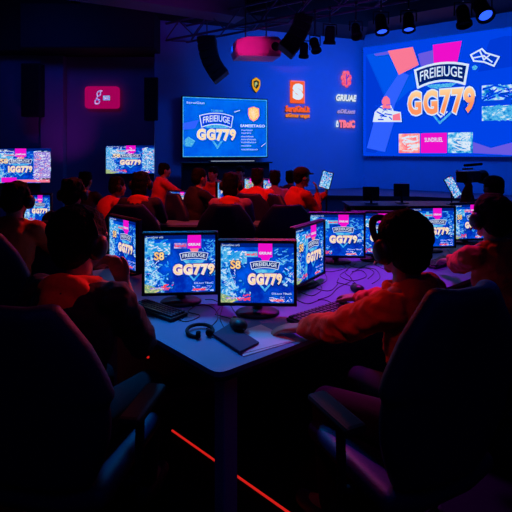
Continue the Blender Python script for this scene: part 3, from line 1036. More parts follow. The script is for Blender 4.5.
# ------------------------------------------------------------------ bodies
def capsule(p0, p1, r0, r1, n=14):
    p0, p1 = Vector(p0), Vector(p1)
    ax = p1 - p0; L = ax.length
    if L < 1e-6: ax = Vector((0, 0, 1)); L = 1e-6
    q = ax.to_track_quat('Z', 'Y').to_matrix()
    vs, fs = [], []
    prof = []
    for k in range(5): a = -math.pi / 2 + k * math.pi / 2 / 4.0; prof.append((math.cos(a) * r0, math.sin(a) * r0))
    for k in range(5): a = k * math.pi / 2 / 4.0; prof.append((math.cos(a) * r1, L + math.sin(a) * r1))
    for r, z in prof:
        r = max(r, 1e-4)
        for j in range(n):
            t = 2 * math.pi * j / n
            vs.append(p0 + q @ Vector((r * math.cos(t), r * math.sin(t), z)))
    for i in range(len(prof) - 1):
        for j in range(n):
            fs.append([i * n + j, i * n + (j + 1) % n, (i + 1) * n + (j + 1) % n, (i + 1) * n + j])
    fs.append(list(range(n))[::-1]); fs.append([(len(prof) - 1) * n + j for j in range(n)])
    return vs, fs


class Blob:
    def __init__(s): s.v = []; s.f = []

    def add(s, vf):
        b = len(s.v); s.v += vf[0]; s.f += [[i + b for i in f] for f in vf[1]]

    def cap(s, p0, p1, r0, r1=None): s.add(capsule(p0, p1, r0, r0 if r1 is None else r1))

    def chain(s, pts, rs):
        for i in range(len(pts) - 1): s.cap(pts[i], pts[i + 1], rs[i], rs[i + 1])

    def ell(s, c, r, mt=None, n=18):
        vs, fs = [], []
        for i in range(n + 1):
            a = -math.pi / 2 + math.pi * i / n
            for j in range(n):
                t = 2 * math.pi * j / n
                p = Vector((max(math.cos(a), 1e-3) * math.cos(t) * r[0], max(math.cos(a), 1e-3) * math.sin(t) * r[1], math.sin(a) * r[2]))
                vs.append((mt @ (Vector(c) + p)) if mt else Vector(c) + p)
        for i in range(n):
            for j in range(n):
                fs.append([i * n + j, i * n + (j + 1) % n, (i + 1) * n + (j + 1) % n, (i + 1) * n + j])
        fs.append(list(range(n))[::-1]); fs.append([n * n + j for j in range(n)])
        s.add((vs, fs))

    def build(s, name, m, parent, vox, smooth=6, ns=0.0, nscale=8.0):
        me = bpy.data.meshes.new(name)
        me.from_pydata([tuple(v) for v in s.v], [], s.f)
        me.update()
        o = bpy.data.objects.new(name, me); COL.objects.link(o)
        r = o.modifiers.new('r', 'REMESH'); r.mode = 'VOXEL'; r.voxel_size = vox; r.use_smooth_shade = True
        if smooth:
            q = o.modifiers.new('s', 'SMOOTH'); q.factor = .5; q.iterations = smooth
        dg = bpy.context.evaluated_depsgraph_get()
        me2 = bpy.data.meshes.new_from_object(o.evaluated_get(dg))
        bpy.data.objects.remove(o); bpy.data.meshes.remove(me)
        me2.name = name
        if ns > 0:
            N = [v.normal.copy() for v in me2.vertices]
            for v, nn in zip(me2.vertices, N):
                q = v.co
                f = noise.noise(Vector((q.x, q.y, q.z * 1.6)) * nscale) + .5 * noise.noise(q * nscale * 2.3)
                v.co = q + nn * f * ns
        me2.materials.clear(); me2.materials.append(m)
        me2.polygons.foreach_set('use_smooth', [True] * len(me2.polygons))
        o = bpy.data.objects.new(name, me2); COL.objects.link(o)
        if parent: o.parent = parent
        return o


def ik(sh, wr, l1, l2, pole):
    d = wr - sh; L = min(d.length, (l1 + l2) * .995)
    dn = d.normalized(); wr = sh + dn * L
    a = (l1 * l1 - l2 * l2 + L * L) / (2 * L); h = math.sqrt(max(l1 * l1 - a * a, 0))
    pd = Vector(pole); pd = (pd - dn * pd.dot(dn)).normalized()
    return sh + dn * a + pd * h, wr


def hand(bl, wr, d, up, side, curl=.5, spread=1.0):
    """palm, four unequal bent fingers and a thumb leaving the palm's side; side=+1 right hand"""
    d = d.normalized(); up = (up - d * up.dot(d)).normalized(); lat = d.cross(up).normalized() * side
    # lat points to the little-finger side
    offs = (-.030, -.010, .010, .029); ln = (.072, .082, .076, .058)
    for i, (o, l) in enumerate(zip(offs, ln)):
        kn = wr + d * (.085 - abs(i - 1) * .004) + lat * o * spread
        bl.cap(wr + lat * o * .6 + d * .012, kn, .016, .0125)
        p = kn; c = 0.0
        for s_, f in ((.45, .9), (.32, 1.1), (.23, .9)):
            c += curl * f * .75
            q = p + (d * math.cos(c) - up * math.sin(c)) * l * s_
            bl.cap(p, q, .0098 if s_ > .4 else .009, .0088 if s_ > .3 else .0078)
            p = q
    t0 = wr + d * .022 - lat * .022
    t1 = t0 + d * .034 - lat * .030 - up * .008
    t2 = t1 + d * .032 - lat * .010 - up * .010
    t3 = t2 + d * .024 + lat * .002 - up * .008
    bl.chain([t0, t1, t2, t3], [.016, .0125, .0105, .009])


def person(label, head, yaw, top='orange', z_seat=.47, lwr=None, rwr=None, head_yaw=0.0, head_pitch=0.0, hair='short', vox=.014, near=False, collar=None, bulk=1.0, pole_lw=None, rsleeve=.94, hair_k=1.0, lean=0.06, hdir_l=None, hdir_r=None, group='players seated at the desks', sleeves=True, pole_l=(-.5, -.35, -1), pole_r=(.5, -.35, -1), curl=.45, up_l=(0, 0, 1), up_r=(0, 0, 1), legs=True, cat='person', roll=0.0):
    """head: world position of the head's centre; yaw: where the body faces (0 = away from the camera).
    Hand targets are world points. The root stands on the floor under the hips."""
    head = Vector(head)
    Rm = Matrix.Rotation(yaw, 3, 'Z')
    fwd = Rm @ Vector((0, 1, 0))
    base = Vector((head.x, head.y, 0)) - fwd * (lean + .05)
    r = thing('person', label, cat, (base.x, base.y, 0), yaw, group)
    inv = Rm.transposed()

    def loc(w): return inv @ (Vector(w) - base)
    H = loc(head)
    hz = H.z
    neck = Vector((H.x, H.y - .03, hz - .125))
    chest = Vector((0, lean * .55, hz - .34))
    hips = Vector((0, -.02, z_seat + .10))
    shz = hz - .205
    SL = Vector((-.175, neck.y - .012, shz)); SR = Vector((.175, neck.y - .012, shz))
    lw = loc(lwr) if lwr is not None else Vector((-.16, .42, .80))
    rw = loc(rwr) if rwr is not None else Vector((.16, .42, .80))
    if pole_lw: pole_l = inv @ Vector(pole_lw)
    EL, lw = ik(SL, lw, .285, .255, pole_l)
    ER, rw = ik(SR, rw, .285, .255, pole_r)
    # ---- body: one continuous skin
    B = Blob()
    hm = Matrix.Translation(H) @ Euler((head_pitch, roll, head_yaw)).to_matrix().to_4x4()

    def hp(x, y, z): return hm @ Vector((x, y, z))
    B.ell((0, -.012, .03), (.076, .096, .088), hm)
    B.ell((0, .022, -.045), (.058, .066, .068), hm)
    B.cap(hp(0, .072, -.092), hp(0, .07, -.09), .024)
    B.cap(hp(0, .088, .012), hp(0, .106, -.022), .010, .0135)
    B.cap(hp(-.012, .098, -.026), hp(.012, .098, -.026), .009)
    B.cap(hp(-.04, .078, .030), hp(.04, .078, .030), .012)
    B.cap(hp(-.018, .086, -.056), hp(.018, .086, -.056), .009)
    for sx in (-1, 1):
        B.ell((sx * .040, .055, -.02), (.022, .03, .028), hm)
        B.ell((sx * .078, -.005, -.008), (.011, .020, .031), hm)
    B.chain([hp(0, -.02, -.05), neck + Vector((0, 0, .02)), neck - Vector((0, 0, .08))], [.056, .055, .062])
    B.ell(chest, (.155, .10, .20)); B.ell((chest + hips) / 2, (.135, .095, .2)); B.ell(hips, (.16, .11, .12))
    B.chain([SL, neck - Vector((0, 0, .06)), SR], [.055, .06, .055])
    for S_, E_, W_, sd, hd, up in ((SL, EL, lw, -1, hdir_l, up_l), (SR, ER, rw, 1, hdir_r, up_r)):
        B.chain([S_, E_, W_], [.048, .040, .027])
        fd = (W_ - E_).normalized()
        if hd is not None: fd = inv @ Vector(hd).normalized()
        elif abs(fd.z) < .9: fd = Vector((fd.x, fd.y, fd.z * .25)).normalized()
        hand(B, W_ + fd * .004, fd, inv @ Vector(up), sd, curl)
    KN = []
    if legs:
        for sx in (-1, 1):
            hj = hips + Vector((sx * .09, .03, -.03)); kn = Vector((sx * .13, .42, .52)); an = Vector((sx * .13, .40, .09))
            B.chain([hj, kn, an], [.075, .052, .038]); B.cap(an, an + Vector((0, .13, -.045)), .035, .028)
            KN.append((hj, kn, an))
    B.build('body', M['skin'], r, vox if not near else .0075, 3 if near else 2)
    # ---- eyes, mouth
    for sx in (-1, 1):
        m = MB()
        m.lathe([(0.0001, -.012), (.008, -.009), (.012, 0), (.008, .009), (.0001, .012)], 'eyew', 12, hm @ Matrix.Translation((sx * .031, .078, .010)))
        m.lathe([(0.0001, -.004), (.005, -.002), (.006, .001), (0.0001, .002)], 'hair', 10, hm @ Matrix.Translation((sx * .031, .0895, .010)) @ Euler((R(-90), 0, 0)).to_matrix().to_4x4())
        m.build('eye', r)
    m = MB(); m.tube([hp(-.022, .090, -.055), hp(0, .097, -.055), hp(.022, .090, -.055)], [.003, .006, .003], 'lips', 8); m.build('mouth', r)
    # ---- top garment
    G = Blob()
    G.ell(chest + Vector((0, -.005, .0)), (.185 * bulk, .135 * bulk, .22)); G.ell((chest + hips) / 2, (.168 * bulk, .130 * bulk, .22)); G.ell(hips + Vector((0, 0, .0)), (.185, .140, .12))
    G.chain([SL + Vector((.01, 0, -.005)), neck + Vector((0, -.01, -.085)), SR + Vector((-.01, 0, -.005))], [.068, .075, .068])
    for S_, E_, W_, sf in ((SL, EL, lw, .94), (SR, ER, rw, rsleeve)):
        cuff = E_.lerp(W_, sf)
        mid = (E_ + cuff) / 2
        G.chain([S_, (S_ + E_) / 2, E_, mid, cuff], [.070, .066 * bulk, .060 * bulk, .056 * bulk, .042 + .012 * (sf < .5)])
        G.cap(cuff - (W_ - E_).normalized() * .03, cuff, .043, .041)
        if near and sf > .5:
            # gathered cloth at the elbow and cuff
            for k, t in enumerate((.25, .45, .62, .78)):
                c = E_.lerp(W_, t) + Vector((0, 0, .004 * (-1) ** k)); G.ell(c, ((.058 - t * .012) * bulk, (.058 - t * .012) * bulk, (.052 - t * .01) * bulk))
    cb = Blob()
    ring = []
    for k in range(13):
        a = math.pi * 2 * k / 12
        ring.append(neck + Vector((math.sin(a) * .078, math.cos(a) * .072 - .002, -.030 - math.cos(a) * .022)))
    tgt = cb if collar else G
    tgt.chain(ring, [.027] * 13)
    tgt.ell(neck + Vector((0, -.085, -.050)), (.118, .052, .075))      # hood lying on the shoulders
    tgt.ell(neck + Vector((0, -.125, -.105)), (.095, .042, .075))
    tgt.ell(neck + Vector((0, -.02, -.062)), (.115, .085, .050))
    if collar:
        tgt.chain([neck + Vector((-.09, -.05, -.06)), neck + Vector((-.06, .06, -.14))], [.03, .03])
        tgt.chain([neck + Vector((.09, -.05, -.06)), neck + Vector((.06, .06, -.14))], [.03, .03])
    G.build('hoodie' if not collar else 'jacket', M[top], r, .008 if near else vox, 3 if near else 2, .014 if near else .006, 14.0 if near else 9.0)
    if collar:
        o = cb.build('hood', M[collar], r, .008 if near else vox, 3, .006, 12.0)
        o['label'] = 'orange hood over dark jacket'
    if legs:
        Q = Blob()
        Q.ell(hips + Vector((0, .0, -.03)), (.178, .135, .10))
        for hj, kn, an in KN:
            Q.chain([hj, kn, an + Vector((0, 0, .02))], [.092, .068, .052])
        Q.build('trousers', M['jeans'], r, .016, 2)
        for hj, kn, an in KN:
            S_ = Blob(); S_.cap(an + Vector((0, -.03, -.035)), an + Vector((0, .15, -.05)), .045, .038); S_.ell(an + Vector((0, .05, -.075)), (.045, .13, .014))
            S_.build('shoe', M['shoe'], r, .014, 2)
    # ---- hair
    Hh = Blob()
    if hair == 'cap':
        Hh.ell((0, -.02, .045), (.085, .105, .085), hm)
        Hh.ell((0, -.055, .0), (.074, .06, .08), hm)
        h = Hh.build('hair', M['hair'], r, .009, 2, .004, 30)
        K = Blob(); K.ell((0, -.010, .075), (.092, .112, .072), hm); K.ell((0, .10, .060), (.07, .075, .012), hm)
        K.build('cap', M['cap'], r, .009, 2)
    else:
        q_ = hair_k
        Hh.ell((0, -.020 - .01 * (q_ - 1) * 10, .048), (.088 * q_, .106 * q_, .090 * q_), hm)
        Hh.ell((0, -.052, -.002), (.082 * q_, .072 * q_, .096 * q_), hm)
        if hair == 'long': Hh.ell((0, -.06, -.07), (.085, .055, .10), hm)
        for k in range(16):
            a = k * .5
            Hh.ell((math.cos(a) * .06, -.03 + math.sin(a) * .06, .085 + .02 * math.sin(k * 2.1)), (.026, .03, .03), hm)
        Hh.build('hair', M['hair'], r, .0075 if near else .011, 2, .006 if near else .004, 28)
    return r, r.matrix_basis @ hm if False else (Matrix.Translation((base.x, base.y, 0)) @ Matrix.Rotation(yaw, 4, 'Z') @ hm)


def headset(label, hm, band_tilt=0.0, scale=1.0, mic=True, r_band=.108):
    """over-ear headset; hm is the head's frame"""
    q = hm.to_quaternion(); p = hm.to_translation()
    r = thing('headset', label, 'headset', p, 0, 'headsets worn by players')
    r.rotation_euler = q.to_euler()
    m = MB()
    pts = []
    for k in range(17):
        a = math.pi * k / 16
        x = math.cos(a) * .104; z = math.sin(a) * (r_band + .035) * scale
        pts.append((x, math.sin(band_tilt) * z - .005, math.cos(band_tilt) * z - .005))
    m.tube(pts, .016, 'matt', 12, True, .45)
    hb = m.build('headband', r)
    m = MB(); m.tube([(a * .965, b, c * .965) for a, b, c in pts[3:14]], .012, 'rubber', 10); m.build('padding', hb)
    for sx in (-1, 1):
        mt = Matrix.Translation((sx * .086, -.005, -.012)) @ Euler((0, R(90) * sx, 0)).to_matrix().to_4x4() @ Matrix.Diagonal((1.15, .95, 1, 1))
        m = MB(); m.lathe([(0, .046), (.022, .045), (.036, .038), (.043, .026), (.044, .016), (0.03, .014)], 'black', 24, mt)
        e = m.build('ear_cup', r)
        m = MB(); m.lathe([(.026, -.004), (.040, -.003), (.046, .006), (.044, .016), (.026, .018)], 'rubber', 24, mt); m.build('ear_cushion', e)
    if mic:
        m = MB(); m.tube([(-.10, .0, -.03), (-.095, .05, -.065), (-.06, .095, -.075), (-.035, .112, -.072)], [.004, .0035, .0035, .008], 'black', 8)
        m.build('microphone', r)
    return r


# ------------------------------------------------------------------ gaming chair
def make_chair():
    r = thing('gaming_chair', 'x', 'chair', group='dark gaming chairs')
    B = Blob()
    # backrest shell: shield outline with bolsters, leaning back
    for k in range(25):
        t = k / 24; z = .50 + t * .62
        w = .18 + .075 * math.sin(min(1, t * 1.25) * math.pi) + (.03 if t > .5 else 0) - (.09 * max(0, t - .8) / .2)
        y = -.22 - .10 * t
        B.chain([(-w, y + .035, z), (-w * .5, y, z), (w * .5, y, z), (w, y + .035, z)], [.042, .038, .038, .042])
    B.build('backrest', M['chair'], r, .014, 4)
    S_ = Blob()
    for k in range(16):
        y = -.18 + k * .0283
        S_.chain([(-.23, y, .435), (-.12, y, .405), (.12, y, .405), (.23, y, .435)], [.042, .045, .045, .042])
    S_.build('seat', M['chair'], r, .014, 4)
    H_ = Blob(); H_.chain([(-.10, -.235, .985), (.10, -.235, .985)], [.045, .045]); H_.ell((0, -.235, .985), (.13, .04, .06))
    hr = H_.build('headrest_pillow', M['chair_trim'], r, .012, 4)
    for sx in (-1, 1):
        m = MB(); m.tube([(sx * .24, -.02, .37), (sx * .30, -.02, .39), (sx * .30, -.01, .62)], .018, 'matt', 8)
        m.box((sx * .30, .02, .645), (.085, .26, .035), 'matt', .014)
        m.build('armrest', r)
    m = MB(); m.tube([(0, 0, .37), (0, 0, .10)], .028, 'metal', 12); m.box((0, 0, .355), (.26, .26, .03), 'matt', .006); m.build('gas_column', r)
    for k in range(5):
        a = k * 2 * math.pi / 5 + .3
        m = MB(); m.tube([(0, 0, .11), (math.cos(a) * .29, math.sin(a) * .29, .075)], [.028, .018], 'matt', 8)
        l = m.build('base_leg', r)
        m = MB(); mt = Matrix.Translation((math.cos(a) * .29, math.sin(a) * .29, .030)) @ Euler((R(90), 0, a + 1.2)).to_matrix().to_4x4()
        m.lathe([(0, -.024), (.026, -.024), (.03, -.018), (.03, .018), (.026, .024), (0, .024)], 'black', 14, mt); m.build('caster', l)
    return r


chair_proto = make_chair()
_first = [True]


def chair_for(label, head, yaw, back=.10, bh=.88, side=0.0):
    head = Vector(head)
    fwd = Matrix.Rotation(yaw, 3, 'Z') @ Vector((0, 1, 0))
    c = chair_proto if _first[0] else copy_tree(chair_proto)
    _first[0] = False
    c['label'] = label
    p = Vector((head.x, head.y, 0)) - fwd * back + Matrix.Rotation(yaw, 3, 'Z') @ Vector((side, 0, 0))
    c.location = (p.x, p.y, 0); c.rotation_euler = (0, 0, yaw)
    if bh != 1.0:
        for ch in kids(c):
            if ch.name.startswith('backrest') or ch.name.startswith('headrest'):
                ch.scale = (1, 1, bh); ch.location = (0, 0, .5 * (1 - bh))
    return c


YN = math.atan2(.63, .77)     # facing across the desk's long near edge

# near players ------------------------------------------------------
h2 = at(400, 246, 1.84)
_, m2 = person('person in orange-red hoodie leaning over keyboard, wearing black headset', h2, YN + .1, 'orange', near=True,
               bulk=1.04, pole_lw=(-.40, -.6, -.9), lwr=T(302, 328, .785), rwr=T(352, 300, .79), head_yaw=-.28, head_pitch=-.12, hdir_l=(-.8, .25, -.1), hdir_r=(-.35, .6, -.05), hair_k=1.14, lean=.10, pole_l=(-.8, -.6, -.55), pole_r=(.5, .2, -1), curl=.35)
headset('black headset with high arched band on orange hoodie player', m2, R(42), 1.12, r_band=.112)
chair_for('dark navy gaming chair behind the orange hoodie player', h2, .45, .06, 1.0, -.05)

h3 = at(490, 218, 2.62)
_, m3 = person('person in orange hoodie reaching towards keyboard at desk beyond navy chair', h3, .30, 'orange', near=True,
               lwr=T(446, 263, .80), rwr=T(500, 255, .80), head_pitch=-.05, hdir_l=(-.2, .9, -.1), hair_k=1.1, bulk=1.0, pole_lw=(-.15, 0, -1), lean=.08)
headset('black headset on the player beyond the navy gaming chair', m3, .05)
chair_for('low dark gaming chair of the player at the picture edge', h3, YN + .1, .08, .74)

h1 = at(83, 241, 1.84)
y1 = -R(16)
_, m1 = person('person in dark jacket with orange hood resting chin on hand', h1, y1, 'blackcloth', near=True, collar='orange',
               rwr=at(124, 284, 1.93), lwr=T(60, 322, .80), head_yaw=-.30, head_pitch=-.12, hair_k=1.14, rsleeve=.22, lean=.07, hdir_r=(-.35, .0, .9), up_r=(.3, 1, .2), pole_r=(.30, .25, -1), curl=.6)
headset('black headset with pale-edged band on the dark-jacketed player', m1, R(-12), 1.03)
chair_for('navy gaming chair behind the dark-jacketed player', h1, y1 + .1, .10, .93)

# players behind -----------------------------------------------------
PP = [
    # label, px, py, D, yaw, top, collar, hair, chair label, headset label
    ('person in orange top with headset before the small monitor', 17, 200, 3.3, -.1, 'orange', None, 'short', 'dark chair of the headset player nearest the picture edge', 'black headset on the player before the small monitor'),
    ('person with orange shoulders sitting directly behind the dark-jacketed player', 73, 194, 3.85, -.05, 'navycloth', 'orange', 'short', 'dark chair directly behind the dark-jacketed player', 'black headset on the player directly behind the chin-resting one'),
    ('person in dark jacket with orange collar below the pale television', 141, 184, 4.9, -.05, 'navycloth', 'orange', 'long', 'dark gaming chair below the pale wall television', 'headset on the player below the pale wall television'),
    ('person in red shirt bent forward near the dark wall', 118, 187, 5.9, -1.1, 'red', None, 'short', None, 'headset of the red shirt player bending forward'),
    ('small far person with orange collar by dark wall', 86, 181, 6.3, -.2, 'blackcloth', 'orange', 'short', None, None),
    ('person in red shirt turned to the stage in front of the wall television', 165, 170.5, 7.9, -1.2, 'red', None, 'short', None, None),
    ('person in black jacket seen side-on with red-lit face', 200, 178, 6.0, -.95, 'blackcloth', None, 'short', 'dark gaming chair of the side-on player in black jacket', None),
    ('person with orange collar and rounded dark hair in middle of hall', 231, 185, 4.95, -.1, 'purplecloth', 'orange', 'long', 'broad dark gaming chair in the middle of the hall', 'headset on the rounded dark hair in the middle of hall'),
    ('person in red jacket seen from behind near the yellow-green monitor', 258, 178, 6.05, -.3, 'red', None, 'short', 'dark chair behind the red jacket near yellow-green monitor', None),
    ('person in mauve jacket between red jacket and capped player', 275, 179, 6.75, -.1, 'purplecloth', None, 'short', None, None),
    ('person in red top facing the hall behind far desk', 240, 173, 8.4, 2.9, 'red', None, 'short', None, None),
    ('person in red top behind the side-on black jacket', 213, 174, 7.95, 2.6, 'red', None, 'short', None, None),
]
for lab, px, py, D, yaw, top, col, hair, cl, hl in PP:
    hd = at(px, py, D)
    hv = .016 if D > 5.5 else .012
    fw = Matrix.Rotation(yaw, 3, 'Z') @ Vector((0, 1, 0)); rt = Matrix.Rotation(yaw, 3, 'Z') @ Vector((1, 0, 0))
    lh = hd + fw * .42 - rt * .15; lh.z = .80
    rh = hd + fw * .42 + rt * .15; rh.z = .80
    seat = .47 + (hd.z - 1.24)
    _, mm_ = person(lab, hd, yaw, top, z_seat=seat if seat > .42 else .42, lwr=lh, rwr=rh, collar=col, hair=hair, vox=hv, lean=.08 if 'bent' not in lab else .2, head_pitch=-.1)
    if hl: headset(hl, mm_, 0.0, 1.0, mic=False)
    if cl: chair_for(cl, hd, yaw, .10)

# the player with the cap, elbow up, seen side-on
h14 = at(302, 178, 5.75)
person('person in red jacket and black cap holding hand to chin', h14, -1.15, 'red', hair='cap', vox=.010, rwr=h14 + Vector((.20, .02, -.20)), lwr=h14 + Vector((.32, .12, -.22)), lean=.10,
       hdir_r=(-.1, 0, .8), hdir_l=(.2, 0, .8), up_r=(1, 0, 0), up_l=(1, 0, 0), pole_l=(-.3, .2, -1), pole_r=(.2, .2, -1), head_pitch=-.05)
chair_for('dark gaming chair of the player with the cap', h14, -1.15, .10)
chair_for('empty dark gaming chair between mid hall and capped player', (.28, 4.75, 0), .1, 0)
hb = at(291, 178, 7.8)
person('person with dark hair standing out behind the capped player', hb, -.4, 'navycloth', hair='short', vox=.016, legs=True)

# camera operator at the picture edge
h4 = at(493, 189, 4.75)
_, m4 = person('camera operator in red top and dark cap near LED wall', h4, .35, 'red', hair='cap', vox=.012, lwr=h4 + Vector((-.12, .28, .02)), rwr=h4 + Vector((.14, .28, -.02)), lean=.05,
               hdir_l=(0, .3, .6), hdir_r=(0, .3, .6), pole_l=(-.6, .1, -1), pole_r=(.6, .1, -1), group='camera crew')
chair_for('dark chair of the camera operator in the cap', h4, .35, .10)
vc = thing('video_camera', 'black video camera on tripod in front of the camera operator', 'camera', (h4.x - .06, h4.y + .42, 0), R(-55))
vz = EYE - (178 - HORIZON) / F * 4.9
m = MB(); m.box((0, 0, vz), (.13, .32, .13), 'black', .015); m.box((0, -.02, vz + .09), (.02, .2, .02), 'black', .005); m.build('camera_body', vc)
MB().lathe([(.05, 0), (.055, .02), (.055, .10), (.07, .12), (.07, .16)], 'black', 18, Matrix.Translation((0, .16, vz)) @ Euler((R(-90), 0, 0)).to_matrix().to_4x4()).build('lens', vc)
MB().tube([(0, -.08, vz + .13), (0, .28, vz + .14)], .016, 'rubber', 10).build('microphone', vc)
MB().box((-.10, .02, vz + .02), (.015, .12, .08), 'black', .004).build('viewfinder', vc)
for k in range(3):
    a = k * 2.094
    MB().tube([(0, 0, vz - .07), (math.cos(a) * .38, math.sin(a) * .38, .01)], [.016, .011], 'metal', 8).build('leg', vc)
bl = thing('camera_boom', 'thin black boom arm rising beside the slanted tablet', 'boom arm', (at(470, 200, 5.6).x, 5.6, 0))
m = MB(); m.tube([(0, 0, .02), (0, 0, 1.12)], .014, 'black', 8); m.build('post', bl)
m = MB(); m.tube([(0, 0, 1.12), (-.14, 0, 1.34), (-.17, 0, 1.36)], [.018, .018, .022], 'black', 8); m.build('arm', bl)
MB().lathe([(0, 0), (.16, 0), (.16, .02), (.03, .03), (0, .03)], 'black', 20).build('foot', bl)

# ------------------------------------------------------------------ things on the desk


def keyboard(label, px, py, rz, w=.38, d=.13):
    p = T(px, py)
    r = thing('keyboard', label, 'keyboard', p, rz, 'keyboards on the players desk')
    MB().box((0, 0, .010), (w, d, .018), 'black', .005).build('case', r)
    m = MB()
    for i in range(5):
        for j in range(15):
            if i == 0 and 4 < j < 10: continue
            m.box((-w / 2 + .02 + j * (w - .04) / 14, -d / 2 + .02 + i * (d - .04) / 4, .024), ((w - .04) / 14 * .82, (d - .04) / 4 * .8, .010), 'key', .002, seg=1)
    m.box((0, -d / 2 + .02, .024), (w * .33, (d - .04) / 4 * .8, .010), 'key', .002)
    m.build('keys', r)
    return r


ku = math.atan2(udir.y, udir.x)
keyboard('black keyboard beside the dark-jacketed player under front monitor', 158, 312, R(-38), .34, .12)
keyboard('wide black keyboard under the hands of the orange hoodie player', 325, 316, ku, .42, .15)
keyboard('black keyboard by the outstretched forearm of the far hoodie player', 440, 264, ku, .36, .13)


def mouse(label, px, py, rz, s=1.0):
    p = T(px, py)
    r = thing('computer_mouse', label, 'mouse', p, rz, 'mice on the players desk')
    r.scale = (s, s, s)
    B = Blob(); B.ell((0, 0, .014), (.032, .058, .024)); B.ell((0, -.015, .016), (.034, .040, .026))
    B.build('shell', M['black'], r, .004, 3)
    m = MB(); m.tube([(-.0, .03, .036), (0, .042, .032)], .005, 'metal', 8); m.build('scroll_wheel', r)
    m = MB(); m.tube([(0, .055, .012), (.01, .10, .005), (-.03, .18, .004), (.03, .26, .004)], .0022, 'black', 6); m.build('cord', r)
    return r


padp = [T(213, 337), T(230, 326.5), T(259, 345.5), T(240, 355)]
m = MB(); m.slab([(p.x, p.y) for p in padp][::-1], DESK_Z + .006, DESK_Z + .016, 'pad')
tag(m.build('mouse_pad'), 'dark mouse pad lying over white papers at table corner', 'mouse pad')
pp = [T(236, 333), T(261, 325), T(295, 341.5), T(243, 357)]
m = MB(); m.slab([(p.x, p.y) for p in pp][::-1], DESK_Z + .0005, DESK_Z + .003, 'paper')
tag(m.build('paper_sheet'), 'white sheet of paper at the table corner, lower sheet', 'paper', 'papers at the table corner')
pp2 = [T(240, 333), T(262, 327), T(291, 342), T(245, 354)]
m = MB(); m.slab([(p.x, p.y) for p in pp2][::-1], DESK_Z + .0032, DESK_Z + .0055, 'paper')
tag(m.build('paper_sheet'), 'white sheet of paper at the table corner, upper sheet', 'paper', 'papers at the table corner')
mo = mouse('black mouse on dark pad at the table corner', 238, 331, R(28), 1.12); mo.location.z = DESK_Z + .016
mouse('black mouse on the purple-lit desk before the orange hoodie player', 357, 291, R(20), 1.05)

# loose headset lying on the desk near the corner
lp = T(200, 333)
r = thing('loose_headset', 'black headset lying on the blue-lit desk', 'headset', lp, R(25))
m = MB(); m.tube([(math.cos(a) * .062, math.sin(a) * .062, .012 + .006 * math.sin(a)) for a in [R(-60 + k * 15) for k in range(21)]], .0085, 'matt', 8); m.build('headband', r)
for a in (R(-65), R(245)):
    mt = Matrix.Translation((math.cos(a) * .062, math.sin(a) * .062, .018)) @ Euler((R(90), 0, a)).to_matrix().to_4x4()
    MB().lathe([(0, -.010), (.014, -.010), (.017, 0), (.014, .010), (0, .010)], 'rubber', 16, mt).build('ear_cup', r)


def cable(label, pts, rr=.0022, group='black cables on the players desk'):
    P_ = [T(x, y) + Vector((0, 0, rr)) for x, y in pts]
    out = []
    n = len(P_)
    for i in range(n - 1):
        a, b_, c_, d_ = P_[max(i - 1, 0)], P_[i], P_[i + 1], P_[min(i + 2, n - 1)]
        for k in range(5):
            t = k / 5
            out.append(.5 * ((2 * b_) + (c_ - a) * t + (2 * a - 5 * b_ + 4 * c_ - d_) * t * t + (3 * b_ - a - 3 * c_ + d_) * t ** 3))
    out.append(P_[-1])
    m = MB(); m.tube(out, rr, 'black', 6)
    return tag(m.build('cable'), label, 'cable', group)


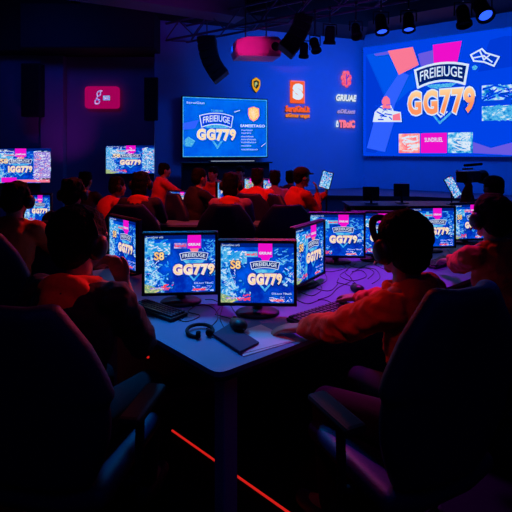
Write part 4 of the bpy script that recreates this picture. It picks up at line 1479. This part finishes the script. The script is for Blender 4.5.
cable('cable from front monitor base curling to loose headset', [(192, 307), (204, 305), (214, 309), (218, 318), (212, 326), (206, 329)])
cable('cable looping past the keyboard by the dark-jacketed player', [(172, 317), (186, 322), (200, 316), (188, 312), (196, 306)])
cable('cable running between the two front monitors', [(205, 300), (213, 300), (222, 306), (220, 318), (224, 328)])
cable('cable trailing from the mouse at table corner', [(243, 322), (236, 314), (230, 305), (226, 300)])
cable('tangled cable loop beside the sideways monitor', [(318, 286), (327, 280), (322, 272), (310, 276), (316, 288), (330, 291), (338, 284)])
cable('second tangled loop under the sideways monitor', [(300, 292), (312, 296), (322, 289), (314, 281), (305, 287)])
cable('cable behind the black mouse on purple desk', [(357, 285), (350, 276), (362, 268), (374, 272), (368, 279)])
cable('cable crossing the desk below the headset monitor', [(345, 263), (358, 268), (372, 264), (386, 270), (396, 266)])
cable('long cable near orange hoodie sleeve and sideways monitor', [(318, 300), (330, 296), (338, 288), (352, 280), (345, 272), (356, 264)])
cable('cable by the head of the orange hoodie player', [(372, 284), (380, 278), (376, 270), (366, 268)])
cable('cable between hooded heads in front of the far monitor', [(433, 262), (442, 256), (452, 258), (448, 250)])

cable('cable running back from the monitor between front ones to desk middle', [(262, 306), (272, 298), (284, 300), (292, 294), (288, 286)])
cable('cable looping in front of the sideways monitor foot', [(296, 300), (308, 304), (322, 300), (332, 304), (326, 309)])
cable('thin loop of cable on purple desk beside headset monitor', [(348, 270), (340, 276), (352, 281), (366, 277), (362, 271), (352, 272)])
cable('cable wound around the stand of the monitor behind the sideways one', [(326, 264), (318, 268), (330, 272), (346, 268), (340, 264)])
# ------------------------------------------------------------------ red floor strip


def fl(px, py): return T(px, py, .006)


a, b_ = fl(172, 430), fl(300, 520)
d = (b_ - a).normalized(); n = Vector((-d.y, d.x, 0)) * .0035
m = MB(); m.slab([(a - n)[:2], (b_ - n)[:2], (b_ + n)[:2], (a + n)[:2]], .0, .008, 'e_led_red')
tag(m.build('led_strip'), 'thin red LED strip running across the dark floor', 'light strip')
for lab, p, sz in (('small red indicator light on box under the keyboard side', at(148, 357, 2.2), .012), ('short red light bar low on chair beyond hoodie player', at(449, 331, 2.3), .05)):
    r = thing('indicator_light', lab, 'light', p, R(20), 'small red lights under desks')
    MB().box((0, .01, 0), (sz * 1.5, .02, .02), 'matt', .003).build('housing', r)
    MB().box((0, -.002, 0), (sz, .006, .010), 'e_led_red', .002).build('lens', r)
